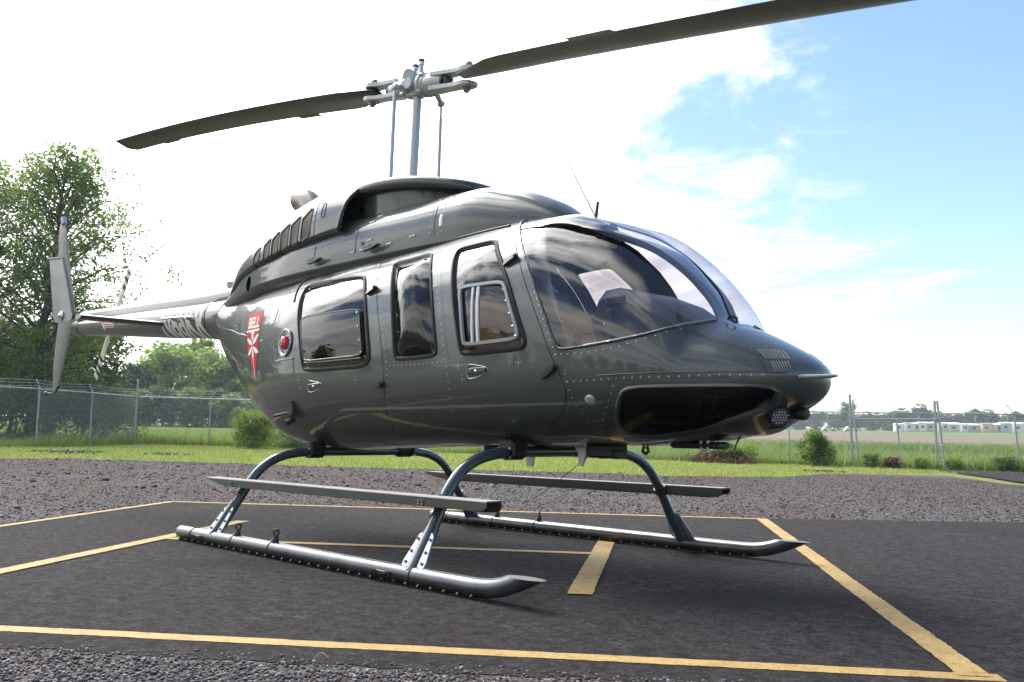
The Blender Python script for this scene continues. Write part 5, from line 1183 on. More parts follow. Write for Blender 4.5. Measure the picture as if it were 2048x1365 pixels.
m = MB(); m.tube([(2.76, -.16, .76), (2.745, -.17, .72), (2.735, -.175, .69)], [.006, .004, .003], n=6); m.build('nose_whip', 'black', HELI)
m = MB(); m.tube([(2.98, -.165, 1.03), (3.04, -.15, 1.03), (3.09, -.14, 1.03), (3.22, -.135, 1.03), (3.245, -.135, 1.03)], [.02, .017, .012, .0095, .005], n=12); m.build('pitot_tube', 'alu_frame', HELI, angle=60)
m = MB(); m.tube([(1.715, 0, 2.02), (1.73, 0, 2.11)], [.0105, .008], n=8); m.build('stub_antenna', 'black', HELI)
m = MB(); m.tube([(1.70, .01, 2.03), (1.59, .01, 2.215), (1.48, .01, 2.41)], [.004, .0035, .0025], n=5); m.build('wire_antenna', 'step_grey', HELI)
m = MB(); q = POD.at([(2.70, 1.30)], .0)[0][0]; m.tube([(2.665, -.10, 1.335), (2.69, -.12, 1.345), (2.715, -.10, 1.335), (2.70, -.085, 1.315)], .007, n=6); m.build('wiper_nozzle', 'black', HELI)
for s in (1, -1):   # door pillars and header, inside the glass
    A = np.array([(1.47, 1.965), (1.55, 1.90), (1.68, 1.76), (1.76, 1.66), (1.845, 1.53), (1.94, 1.36), (2.03, 1.19)])
    band(POD, A + np.column_stack([[.17, .155, .125, .10, .075, .06, .055], [0] * 7]), A - [.06, .02], [(0, -.02), (.1, -.045), (.9, -.05), (1, -.02)], 'door_pillar', 'paint_dark', s, HELI, closed=False)
th_ = np.linspace(.80, math.pi / 2, 12); k_ = (th_ - .80) / (math.pi / 2 - .80); V = []
for t, dz in ((0, .02), (.15, .035), (.9, .030), (.97, .055), (1.0, .012)):
    r_ = np.array([S1(np.array([1.38 + (.13 + .30 * kk) * t]), np.array([tt]))[0] for kk, tt in zip(k_, th_)]) * [1, .96, 1] - [0, 0, dz]; V.append(np.concatenate([r_, (r_ * [1, -1, 1])[::-1][1:]]))
V = np.concatenate(V); mesh('windshield_header', V, [(i * 23 + j, i * 23 + j + 1, i * 23 + 24 + j, i * 23 + 23 + j) for i in range(4) for j in range(22)], 'dash', HELI, angle=40)
# windshield centre joint: strip outside, post inside
xs_ = np.linspace(1.42, 2.64, 50); z_ = S1(xs_, np.full(50, math.pi / 2))[:, 2]
m = MB(); m.tube(np.column_stack([xs_, np.zeros(50), z_ + .001]), .006, n=6); m.build('windshield_joint', 'black', HELI, angle=60)
V = []
for x, z in zip(xs_, z_):
    for y_, h in ((-.092, -.034), (-.085, -.075), (.085, -.075), (.092, -.034)): V.append((x, y_, z + h))
F = [(i * 4 + j, i * 4 + (j + 1) % 4, i * 4 + 4 + (j + 1) % 4, i * 4 + 4 + j) for i in range(49) for j in range(4)]; mesh('windshield_post', V, F, 'post_blue', HELI, angle=30)

m = MB(); m.prism([(2.15, .76), (2.9, .80), (2.95, .98), (2.15, 1.0)], 1, -.012, .012); m.build('chin_light_block', 'black', HELI)  # black panel added to block light showing through from the far chin window
# ------------------------------------------------------------------ cabin, seen through the glass
m = MB(); m.prism([(-.5, -.42), (2.0, -.44), (2.35, -.36), (2.55, -.2), (2.55, .2), (2.35, .36), (2.0, .44), (-.5, .42)], 2, .815, .835); m.build('cabin_floor', 'cabin_grey', HELI)
for s in (1, -1):
    P, F, n = region(POD, offset(D_FRONT, .035), [offset(W_FRONT, -.012)], .025, .05, d=-.03); emit('door_trim', P, F, n, 'cabin_grey', s, HELI)
    P, F, n = region(POD, offset(D_REAR, .035), [offset(W_REAR, -.012)], .025, .05, d=-.03); emit('door_trim', P, F, n, 'cabin_grey', s, HELI)
th_ = np.linspace(.95, math.pi / 2, 12); xs_ = np.linspace(-.9, 1.39, 30); V = []
for x in xs_:
    r_ = S1(np.full(12, x), th_) * [1, .95, 1] - [0, 0, .045]; V.append(r_); V.append((r_ * [1, -1, 1])[::-1])
V = np.concatenate(V); F = [(i * 24 + j, i * 24 + j + 1, (i + 1) * 24 + j + 1, (i + 1) * 24 + j) for i in range(29) for j in range(23)]; mesh('headliner', V, F, 'cabin_grey', HELI, angle=60)
for y_ in (.22, -.22): m = MB(); m.box((1.20, y_ * 1.1, 1.935), (.30, .26, .012), ch=.004); m.build('ceiling_panel', 'headliner', HELI)
m = MB(); m.box((1.62, 0, 1.90), (.36, .10, .05), ch=.012); m.box((1.80, 0, 1.855), (.09, .11, .075), ch=.012); m.build('overhead_console', 'dash', HELI)
m = MB(); V = []
for x, y1_, y2_, z1_, z2_ in ((1.955, -.27, .30, 1.40, 1.50), (1.98, -.28, .31, 1.36, 1.535), (2.08, -.28, .31, 1.34, 1.54), (2.30, -.27, .28, 1.26, 1.455), (2.48, -.23, .24, 1.20, 1.345), (2.60, -.15, .15, 1.18, 1.275)):
    e = .06; V += [(x, y1_, z1_), (x, y1_, z2_ - e), (x, y1_ + e, z2_), (x, y2_ - e, z2_), (x, y2_, z2_ - e), (x, y2_, z1_)]
m.add(V, [(i * 6 + j, i * 6 + (j + 1) % 6, i * 6 + 6 + (j + 1) % 6, i * 6 + 6 + j) for i in range(5) for j in range(6)] + [tuple(range(6)), tuple(range(30, 36))[::-1]]); GH = m.build('glare_shield', 'dash', HELI, angle=25)
m = MB(); m.box((2.10, -.283, 1.46), (.13, .012, .04), ch=.005); m.build('panel_lamp', 'black', GH)
m = MB()
for k in (1.99, 2.04, 2.15): m.cyl((k, -.280, 1.47 - (k - 1.99) * .1), (k, -.288, 1.47 - (k - 1.99) * .1), .006, n=6)
m.build('panel_screw', 'silver', GH)
m = MB(); m.box((2.06, 0, 1.27), (.05, .62, .30), ch=.01); m.box((2.05, 0, .98), (.22, .22, .34), ch=.02); m.build('instrument_panel', 'dash', HELI)
m = MB()
for k in range(8): m.box((2.42 + k * .020, -.30 + k * .018, 1.262 + k * .003), (.006, .05, .03), ch=.001)
m.build('demist_vent', 'tan_leather', HELI)
for y_ in (.30, -.30):
    m = MB(); m.box((1.52, y_, .95), (.46, .44, .16), ch=.04); m.box((1.52, y_, .86), (.40, .40, .06)); SE = m.build('pilot_seat', 'tan_leather', HELI)
    m = MB(); R_ = np.array([[math.cos(.22), 0, -math.sin(.22)], [0, 1, 0], [math.sin(.22), 0, math.cos(.22)]]); m.box((1.26, y_, 1.26), (.11, .44, .58), R_, ch=.04); m.build('backrest', 'tan_leather', SE)
    m = MB(); m.tube(chaikin([(1.86, y_ + .0, .82), (1.80, y_, 1.0), (1.78, y_, 1.12), (1.83, y_, 1.22)], 2, closed=False), .014, n=8); m.tube([(1.83, y_, 1.20), (1.85, y_, 1.30)], [.022, .026], n=8); m.build('cyclic_stick', 'black', HELI)
m = MB(); m.box((1.02, 0, 1.25), (.06, 1.04, .88), ch=.01); m.build('bulkhead', 'cabin_grey', HELI)
m = MB(); m.box((-.35, 0, 1.0), (.48, 1.0, .18), ch=.04); m.box((-.58, 0, 1.32), (.12, 1.0, .55), ch=.04); m.build('rear_bench', 'cabin_grey', HELI)
m = MB(); m.box((2.70, 0, .86), (.30, .50, .02)); m.tube([(2.58, -.25, .84), (2.62, -.25, .96)], .012, n=6); m.box((2.63, -.25, .98), (.02, .10, .05)); m.tube([(2.58, -.12, .84), (2.62, -.12, .96)], .012, n=6); m.box((2.63, -.12, .98), (.02, .10, .05)); m.build('pedal', 'dark_bolt', HELI)
# ------------------------------------------------------------------ chain-link fences
def post_at(name, px, D, h, lean=(0, 0), r=.030, arm=None, parent=None, mat='galvanised'):
    p = bear(px, D); b0 = p - [0, 0, .15]; t = p + [lean[0], lean[1], h]; m = MB(); m.cyl(b0, t, r, n=10); m.lathe([(r * 1.15, 0), (r * 1.1, .02), (0, .045)], t, (0, 0, 1), 10)
    if arm is not None: m.cyl(t, t + np.array([*(arm * .26), .30]), .014, n=6)
    return m.build(name, mat, parent), t, p
def fence(label, posts, h=1.83, armdir=None, mesh_h=None, fresh=True):
    """posts: (column, distance, height, kind)"""
    p0 = bear(posts[0][0], posts[0][1]); root = tag(empty('chain_link_fence', tuple(p0)), label, 'fence', 'chain link fences'); inv = Matrix.Translation(-Vector(p0))
    tops = []; feet = []; start = set(bpy.data.objects.keys())
    kids = []
    for px, D, hh, ln in posts:
        a_ = None if hh > h + .2 else armdir
        o, t, p = post_at('post', px, D, hh, (RT * ln), r=.042 if hh > h + .2 else .028, arm=a_); kids.append(o); feet.append(p); tops.append(p + [0, 0, h] + np.array([*(RT * ln * h / hh), 0]))
    m = MB()
    for a, b_ in zip(tops[:-1], tops[1:]): m.cyl(a, b_, .021, n=8)
    kids.append(m.build('top_rail', 'galvanised'))
    m = MB(); ad = armdir if armdir is not None else np.zeros(2)
    for k, zz_ in enumerate((.10, .20, .30)):
        for a, b_ in zip(tops[:-1], tops[1:]):
            o_ = np.array([*(ad * .26 * zz_ / .3), zz_]); L = np.linalg.norm(b_ - a); n = max(2, int(L / .5)); mid = [a + o_ + (b_ - a) * i / n - np.array([0, 0, .05 * math.sin(math.pi * i / n)]) for i in range(n + 1)]; m.tube(mid, .0045, n=4, cap=False)
            for i in range(n * 3): q = a + o_ + (b_ - a) * (i + .5) / (n * 3); m.cyl(q - [.0, 0, .022], q + [.01, 0, .022], .004, n=3, cap=False)
    kids.append(m.build('barbed_wire', 'fence_wire', angle=180))
    # the woven wire: two families of diagonal strands
    V = []; F = []; r = .0026
    for a, b_, fa, fb in zip(tops[:-1], tops[1:], feet[:-1], feet[1:]):
        L = np.linalg.norm(b_ - a); H = h - .03; step = .085; n = int((L + H) / step)
        for fam in (0, 1):
            for i in range(n):
                s0 = i * step - H; s1 = i * step; q0, q1 = max(s0, 0), min(s1, L)
                if q1 <= q0: continue
                z0, z1 = (q0 - s0) / H, (q1 - s0) / H
                if fam: z0, z1 = 1 - z0, 1 - z1
                e0 = fa + (fb - fa) * (q0 / L) + [0, 0, .02]; t0 = a + (b_ - a) * (q0 / L); e1 = fa + (fb - fa) * (q1 / L) + [0, 0, .02]; t1 = a + (b_ - a) * (q1 / L)
                A, B_ = e0 + (t0 - e0) * z0, e1 + (t1 - e1) * z1; u, v, d = frame(B_ - A); k = len(V)
                for P_ in (A, B_): V += [P_ + u * r, P_ - u * r * .5 + v * r * .87, P_ - u * r * .5 - v * r * .87]
                F += [(k, k + 1, k + 4, k + 3), (k + 1, k + 2, k + 5, k + 4), (k + 2, k, k + 3, k + 5)]
    o = mesh_np('chain_link', V, F, 'fence_wire'); o['kind'] = 'stuff'; kids.append(o)
    for o in kids: o.parent = root; o.matrix_parent_inverse = inv
    return root
away = unit(np.array(bear(180, 60)[:2]) - np.array(bear(180, 40)[:2]))
lefta = -RT * .8 + FW * .6
fence('chain link fence with outward barbed wire arms in front of the tall leafy trees', [(-420, 30.5, 1.83, 0), (-170, 31.2, 1.83, 0), (73, 33, 1.86, .02), (180, 35.5, 1.86, .02), (269.5, 39.3, 2.46, .03)], armdir=lefta)
fence('chain link fence between the thick corner post and the bushes behind the helicopter', [(269.5, 39.35, 1.84, .0), (419, 38.6, 1.86, 0), (566, 37.6, 1.86, 0), (760, 36.6, 1.86, 0), (960, 35.6, 1.86, 0), (1170, 34.9, 1.86, 0), (1376, 34.3, 1.86, 0), (1578, 34.0, 1.86, 0), (1703, 34.0, 2.42, -.03)], armdir=RT * .7 + FW * .5)
fence('chain link fence beside the leaning gate frame in front of the ploughed field', [(1703, 34.05, 1.84, 0), (1872, 34.0, 2.22, -.02), (2038, 34.0, 1.86, -.14), (2250, 34.0, 1.86, 0), (2480, 34, 1.86, 0)], armdir=-RT * .8 + FW * .3)
# leaning gate frame standing just on this side of the fence
g0 = bear(1714, 33.2); G = tag(empty('gate_frame', tuple(g0)), 'leaning tubular gate frame of galvanised pipe standing open without a leaf', 'gate'); inv = Matrix.Translation(-Vector(g0)); kids = []
o, t1_, p1_ = post_at('upright', 1717, 33.2, 2.20, (-RT * .17), r=.034); kids.append(o)
o, t2_, p2_ = post_at('upright', 1888, 33.2, 2.20, (-RT * .19), r=.036); kids.append(o)
A = p1_ + [*(-RT * .12), 1.60]; B_ = p2_ + [*(-RT * .14), 1.63]; m = MB(); m.cyl(A, B_, .024, n=8); kids.append(m.build('cross_rail', 'galvanised'))
c_ = A + (B_ - A) * .505; p = bear(1802, 33.2); m = MB(); m.cyl(p - [0, 0, .1], c_, .026, n=8); kids.append(m.build('centre_post', 'galvanised'))
m = MB(); q = p2_ + [*(-RT * .06), .78]; m.box(q, (.12, .12, .05), ch=.01); m.box(p2_ + [*(-RT * .03), .30], (.11, .11, .05), ch=.01); kids.append(m.build('hinge_collar', 'galvanised'))
for o in kids: o.parent = G; o.matrix_parent_inverse = inv

# ------------------------------------------------------------------ trees and shrubs
def leaf_quads(C, size, up=.35, seed=0):
    n = len(C); nrm = rng.normal(0, 1, (n, 3)); nrm[:, 2] = np.abs(nrm[:, 2]) + up; nrm /= np.linalg.norm(nrm, axis=1)[:, None]
    a = rng.normal(0, 1, (n, 3)); a -= nrm * (a * nrm).sum(1)[:, None]; a /= np.linalg.norm(a, axis=1)[:, None]; b_ = np.cross(nrm, a)
    s = (size * rng.uniform(.55, 1.35, n))[:, None]; w = s * rng.uniform(.38, .62, (n, 1)); bend = nrm * s * .18
    V = np.stack([C - a * s, C + b_ * w + bend * .5, C + a * s, C - b_ * w + bend * .5], 1).reshape(-1, 3); return V, np.arange(4 * n).reshape(n, 4)
def grow(H, R, nlimb, base, shape, leaf, nleaf, trunk_r, trunks=1, lean=0.0, seed=1, clump=.16, per=7, droop=0.0, thin=1.0):
    """returns leaf (V, F, tint) and wood MB for a tree of height H and crown radius R standing at the origin"""
    r_ = np.random.default_rng(seed); wood = MB(); cl = []; cs = []
    for tnk in range(trunks):
        off = np.array([r_.normal(0, R * .22), r_.normal(0, R * .22), 0]) if trunks > 1 else np.zeros(3); ht = H * (1 if tnk == 0 else r_.uniform(.72, .92))
        tip = off + np.array([r_.normal(0, R * .12) + lean, r_.normal(0, R * .12), ht * .93]); k = 9; P = [off * (.4 if trunks > 1 else 1) + (tip - off * (.4 if trunks > 1 else 1)) * t + np.array([r_.normal(0, R * .025), r_.normal(0, R * .025), 0]) * (t > 0) for t in np.linspace(0, 1, k)]
        P[0][2] = -.2; wood.tube(P, np.interp(np.linspace(0, 1, k), [0, .06, .5, 1], [trunk_r * 1.35, trunk_r, trunk_r * .62, trunk_r * .12]), n=8); P = np.array(P)
        for i in range(max(3, nlimb // trunks)):
            u = (i + r_.uniform(.2, .8)) / max(3, nlimb // trunks); h = base + (1 - base) * u ** .9; t = h * .97; q = np.array([np.interp(t, np.linspace(0, 1, k), P[:, j]) for j in range(3)])
            if shape == 'cone': pr = (1 - u) ** .8 * 1.0 + .12
            elif shape == 'oval': pr = math.sin(math.pi * (u * .80 + .16)) ** .75
            elif shape == 'vase': pr = .35 + .65 * math.sin(math.pi * min(1, u * .62 + .28))
            else: pr = math.sqrt(max(.05, 1 - (u * 1.25 - .42) ** 2))
            az = i * 2.399 + r_.normal(0, .35) + tnk * 1.3; L = R * pr * r_.uniform(.75, 1.08); el = r_.uniform(.25, .65) * (1 - droop) + u * .35 - droop * .3
            d = np.array([math.cos(az) * math.cos(el), math.sin(az) * math.cos(el), math.sin(el)]); e = q + d * L; e[2] -= L * .12; mid = q + d * L * .5 + np.array([0, 0, L * .06]) + r_.normal(0, L * .04, 3)
            br_ = trunk_r * .30 * (1 - u * .6) + .008 * H / 8; wood.tube([q, mid, e], [br_, br_ * .6, br_ * .15], n=5, cap=False)
            for j in range(per):
                t2 = r_.uniform(.30, 1.04) ** .8; c = q * (1 - t2) ** 2 + 2 * mid * t2 * (1 - t2) + e * t2 * t2; c = c + r_.normal(0, L * .13 + R * .05, 3); cl.append(c); cs.append(clump * R * r_.uniform(.55, 1.3))
                if r_.uniform() < .5: wood.tube([q * (1 - t2) + e * t2, c], [br_ * .3, br_ * .08], n=4, cap=False)
    cl = np.array(cl); cs = np.array(cs); wgt = cs ** 2; idx = r_.choice(len(cl), int(nleaf * thin), p=wgt / wgt.sum()); G_ = r_.normal(0, 1, (len(idx), 3)); G_ *= (np.minimum(np.linalg.norm(G_, axis=1), 1.9) / (np.linalg.norm(G_, axis=1) + 1e-9))[:, None]; G_[:, 2] *= .75
    C = cl[idx] + G_ * cs[idx][:, None] * .75; C = C[C[:, 2] > .1 * base * H]; tone = np.clip(r_.normal(.45, .16, len(cl)), 0, 1)
    V, F = leaf_quads(C, leaf); m = len(C); tint = np.clip(np.resize(tone[idx], m) + rng.normal(0, .13, m), 0, 1); return V, F, np.repeat(tint, 4), wood
def plant(name, px, D, H, R, label, cat, group, leafmat, part='crown', **k):
    p = bear(px, D); V, F, t, wood = grow(H, R, **k); root = tag(empty(name, tuple(p)), label, cat, group); mesh_np(part, V, F, leafmat, root, attr=t); wood.build('trunk' if cat == 'tree' else 'stem', 'bark', root, angle=60); return root
# the tall pair at the left edge and their neighbours
plant('tall_tree', 62, 44, 12.9, 4.5, 'tallest broad leafy tree at the left edge with a straight grey trunk', 'tree', 'trees behind the fence at left', 'leaf_mid', nlimb=60, base=.14, shape='oval', leaf=.085, nleaf=21000, trunk_r=.22, seed=11, clump=.072, per=10)
plant('tall_tree', 98, 46.5, 11.2, 3.9, 'tall leafy tree with a dark trunk standing right beside the tallest one', 'tree', 'trees behind the fence at left', 'leaf_mid', nlimb=34, base=.15, shape='round', leaf=.085, nleaf=12000, trunk_r=.19, seed=23, clump=.085, per=9)
plant('tall_tree', -70, 47, 12.4, 3.9, 'leafy tree mostly cut off by the left edge of the picture', 'tree', 'trees behind the fence at left', 'leaf_mid', nlimb=34, base=.18, shape='oval', leaf=.085, nleaf=14000, trunk_r=.22, seed=31, clump=.085, per=9)
plant('small_tree', 165, 52, 5.6, 2.6, 'dark small tree under the tail rotor at the foot of the tall trees', 'tree', 'trees behind the fence at left', 'leaf_dark', nlimb=26, base=.10, shape='round', leaf=.12, nleaf=11000, trunk_r=.10, seed=41, clump=.17, per=7)
plant('small_tree', 18, 50, 5.0, 3.0, 'dark low tree behind the fence at the left edge', 'tree', 'trees behind the fence at left', 'leaf_dark', nlimb=24, base=.08, shape='round', leaf=.12, nleaf=10000, trunk_r=.10, seed=43, clump=.18, per=7)
plant('shrub', 205, 43, 2.1, 1.5, 'grey-green straggly shrub behind the fence left of the corner post', 'shrub', 'shrubs along the fences', 'leaf_dark', part='foliage', nlimb=18, base=.08, shape='round', leaf=.075, nleaf=5200, trunk_r=.03, trunks=3, seed=47, clump=.20)
plant('shrub', 140, 42, 1.9, 1.4, 'dark leafy shrub behind the fence under the tail fin', 'shrub', 'shrubs along the fences', 'leaf_dark', part='foliage', nlimb=16, base=.08, shape='round', leaf=.075, nleaf=4600, trunk_r=.03, trunks=3, seed=48, clump=.20)
plant('shrub', 30, 40, 1.7, 1.5, 'low dark shrub behind the fence at the far left', 'shrub', 'shrubs along the fences', 'leaf_dark', part='foliage', nlimb=16, base=.08, shape='round', leaf=.075, nleaf=4200, trunk_r=.03, trunks=3, seed=49, clump=.20)
plant('bush', 510, 36.0, 1.12, .80, 'rounded bright green bush standing against the fence behind the tail', 'bush', 'shrubs along the fences', 'leaf_bright', part='foliage', nlimb=22, base=.05, shape='round', leaf=.045, nleaf=9000, trunk_r=.02, trunks=4, seed=51, clump=.24)
plant('bush', 590, 37.0, .75, .7, 'small dull green bush right of the rounded bright one', 'bush', 'shrubs along the fences', 'leaf_mid', part='foliage', nlimb=14, base=.05, shape='round', leaf=.045, nleaf=3000, trunk_r=.02, trunks=3, seed=52, clump=.26)
plant('bush', 1632, 32.8, 1.15, .62, 'upright feathery green bush by the fence under the nose of the helicopter', 'bush', 'shrubs along the fences', 'leaf_mid', part='foliage', nlimb=20, base=.04, shape='cone', leaf=.045, nleaf=6500, trunk_r=.02, trunks=3, seed=53, clump=.22)
for px, D, H, R, lab, mt in ((1742, 33.0, .40, .27, 'knee-high weed bush between the two left pipes of the gate frame', 'leaf_mid'), (1783, 33.0, .24, .30, 'brownish low weed clump at the foot of the gate frame centre post', 'leaf_dry'), (1838, 33.0, .28, .26, 'low weed bush right of the gate frame centre post', 'leaf_bright'),
                             (1908, 33.2, .26, .30, 'low weed bush at the foot of the right gate upright', 'leaf_bright'), (2016, 33.6, .30, .42, 'dark low bush beside the last fence post at the right edge', 'leaf_dark'), (1492, 33.4, .48, .50, 'pale green weed bush right of the brush pile', 'leaf_bright')):
    plant('weed_bush', px, D, H, R, lab, 'bush', 'weeds by the gate', mt, part='foliage', nlimb=12, base=.05, shape='round', leaf=.035, nleaf=1500, trunk_r=.01, trunks=3, seed=int(px), clump=.28)
# heap of dry brush with vines growing over it
p = bear(1440, 33.0); root = tag(empty('brush_pile', tuple(p)), 'heap of dry brown brush overgrown with green vines in front of the fence', 'brush pile')
n = 5200; a = rng.uniform(0, 6.283, n); rr = np.sqrt(rng.uniform(0, 1, n)); X_ = np.column_stack([np.cos(a) * rr * 1.25, np.sin(a) * rr * 1.0, .62 * (1 - rr ** 1.5) * rng.uniform(.2, 1, n)]); V, F = leaf_quads(X_, .07); mesh_np('dead_brush', V, F, 'leaf_dry', root, attr=np.repeat(rng.beta(2, 2, n), 4))
n = 2600; a = rng.uniform(0, 6.283, n); rr = np.sqrt(rng.uniform(0, .45, n)); X_ = np.column_stack([np.cos(a) * rr * 1.0 + .15, np.sin(a) * rr * .9, .62 * (1 - rr ** 1.5) + rng.uniform(-.05, .14, n)]); V, F = leaf_quads(X_, .05); mesh_np('vine', V, F, 'leaf_mid', root, attr=np.repeat(rng.beta(2, 2, n), 4))
m = MB()
for k in range(40): a = rng.uniform(0, 6.28); q = np.array([math.cos(a), math.sin(a), 0]) * rng.uniform(.2, 1.1) + [0, 0, rng.uniform(.05, .4)]; m.tube([q, q + rng.normal(0, [.3, .3, .12])], [.012, .006], n=4)
m.build('stick', 'bark', root)
p = bear(1245, 33.2); m = MB(); m.lathe([(.34, -.1), (.30, .0), (.24, .16), (.22, .34), (.16, .38), (0, .36)], (0, 0, 0), (0, 0, 1), 14); V = np.array(m.V) + rng.normal(0, .02, (len(m.V), 3)); m.V = [tuple(v) for v in V]; o = m.build('tree_stump', 'bark'); o.location = tuple(p); tag(o, 'weathered tree stump on the grass verge seen under the cabin', 'tree stump')

def proto(names, seed, mat, leaf=.035, nleaf=3600, shape='round', base=.18, **k):
    V, F, t, wood = grow(1.0, k.pop('R', .36), nlimb=k.pop('nlimb', 22), base=base, shape=shape, leaf=leaf, nleaf=nleaf, trunk_r=.022, seed=seed, clump=k.pop('clump', .20), per=6); r = empty('tree'); mesh_np('crown', V, F, mat, r, attr=t); wood.build('trunk', 'bark', r, angle=60); return r
def copy_tree(r, loc, sc_, rz, label, cat, group):
    c = r.copy(); COL.objects.link(c); c.location = loc; c.scale = sc_; c.rotation_euler = (0, 0, rz); tag(c, label, cat, group)
    for ch in list(r.children): q = ch.copy(); COL.objects.link(q); q.parent = c
    return c
PR = [proto('t', 101, 'leaf_dark'), proto('t', 102, 'leaf_mid', base=.10, R=.42), proto('t', 103, 'leaf_bright', base=.06, R=.44), proto('t', 104, 'leaf_dark', shape='oval', R=.33), proto('t', 105, 'leaf_mid', shape='oval', base=.06, R=.40)]
# wood behind the green field at left: column, distance, height, prototype, label
WL = [(215, 118, 6.0, 0, 'dark low tree at the left end of the wood behind the field'), (262, 124, 7.2, 0, 'dark tree with a lumpy top left of the bright green trees'), (300, 132, 8.6, 3, 'dull green tree just left of the bright green crown'), (345, 124, 9.4, 2, 'bright yellow-green broad tree, largest of the wood behind the field'),
      (365, 140, 11.6, 1, 'tall pale green tree rising above the bright broad one'), (400, 130, 9.2, 2, 'bright green tree between the broad one and the cabin'), (425, 146, 11.0, 3, 'dark-topped tree peeping over the bright ones'), (452, 128, 8.2, 1, 'mid green tree beside the cabin tail'), (478, 140, 9.6, 0, 'dark tree right behind the shield emblem'),
      (238, 112, 3.8, 4, 'low green edge bush at the left foot of the wood'), (285, 114, 4.2, 4, 'low mid green edge tree under the dark lumpy one'), (325, 112, 4.4, 0, 'low dark edge tree left of the fence corner gap'), (375, 113, 4.6, 4, 'low green edge tree under the bright crowns'), (420, 114, 4.4, 0, 'low dark edge tree below the cabin tail'), (462, 112, 4.0, 4, 'low green edge tree behind the fence by the bush'),
      (515, 122, 6.8, 1, 'mid green tree low behind the round bush'), (560, 126, 6.6, 0, 'dark tree behind the belly at left'), (620, 130, 6.4, 1, 'green tree behind the belly'), (180, 120, 6.2, 0, 'dark tree behind the shrubs left of the corner post'), (120, 122, 7.0, 0, 'dark tree behind the trunks of the tall pair'), (60, 124, 7.0, 3, 'dark tree behind the tallest tree'), (0, 124, 7.6, 0, 'dark tree behind the low tree at the left edge'), (-60, 126, 8, 0, 'dark tree beyond the left edge')]
for i, (px, D, H, k, lab) in enumerate(WL):
    p = bear(px, D); w = H * (1.0 if k in (0, 3) else 1.12) * (1.25 if H < 5 else 1.0); copy_tree(PR[k], (p[0], p[1], p[2] - .3), (w, w, H), i * 1.7, lab, 'tree', 'wood behind the green field')
FP = [proto('t', 201, 'leaf_far', leaf=.05, nleaf=1500, nlimb=16), proto('t', 202, 'leaf_far', leaf=.05, nleaf=1500, shape='oval', nlimb=16, R=.40), proto('t', 203, 'leaf_far', leaf=.05, nleaf=900, base=.55, nlimb=12, R=.34, clump=.26)]
px = 1240; i = 0
r9 = np.random.default_rng(5)
heads = {1700: (2, 10.6, 'lone taller pine with bare trunk beside the dark fence post'), 1790: (0, 8.2, 'rounded dark tree in the distant row above the gate frame'), 1836: (0, 9.6, 'tallest rounded tree in the distant row right of the gate frame'), 1947: (1, 8.8, 'broad tree in the distant row above the pale caravans')}
while px < 2160:
    near = [h for h in heads if abs(h - px) < 9]
    if near: k, H, lab = heads.pop(near[0]); D = 395
    else: k = int(r9.integers(0, 2)); H = r9.uniform(6.2, 8.4); lab = 'blue-green tree in the distant row beyond the ploughed field'; D = r9.uniform(400, 430)
    if 1600 < px < 1690 and not near: H *= .95; k = 2 if r9.uniform() < .4 else k
    p = bear(px, D); w = H * r9.uniform(1.2, 1.6) * (.75 if k == 2 else 1); copy_tree(FP[k], (p[0], p[1], p[2] - .6), (w, w, H), r9.uniform(0, 6.28), lab, 'tree', 'distant row of trees'); px += r9.uniform(10, 19); i += 1
for k in range(26):   # undergrowth that closes the distant row
    p = bear(1240 + k * 36, 388 + (k % 3) * 5); w = 8.5; copy_tree(FP[1], (p[0], p[1], p[2] - 1.2), (w, w, 4.4 + (k * 7 % 5) * .3), k * 2.1, 'low scrub at the foot of the distant row of trees', 'tree', 'scrub below the distant trees')
# the trees across the road behind the camera, which the polished flank mirrors
r3 = np.random.default_rng(3)
for i in range(26):
    a = math.radians(-150 + i * 4.6 + r3.uniform(-1, 1)); D = r3.uniform(62, 80); H = r3.uniform(5, 9.5); x_, y_ = math.cos(a) * D, math.sin(a) * D; w = H * 1.1
    copy_tree(PR[int(r3.integers(0, 5))], (x_, y_, float(land(x_, y_)) - .4), (w, w, H), r3.uniform(0, 6), 'tree across from the helicopter, mirrored small in its polished side', 'tree', 'trees mirrored in the helicopter')  # treeline_behind
for i, (px_, D, H) in enumerate(((-230, 46, 11.5), (-420, 44, 12.5), (-640, 46, 11), (-900, 50, 12), (-1250, 54, 11))):
    p = bear(px_, D); copy_tree(PR[(0, 1, 3, 4, 1)[i]], (p[0], p[1], p[2] - .4), (H * .95, H * .95, H), i * 1.3, 'tall tree left of the picture, mirrored in the tapering flank', 'tree', 'trees mirrored in the helicopter')
for r in PR + FP:
    for ch in list(r.children): bpy.data.objects.remove(ch, do_unlink=True)
    bpy.data.objects.remove(r, do_unlink=True)

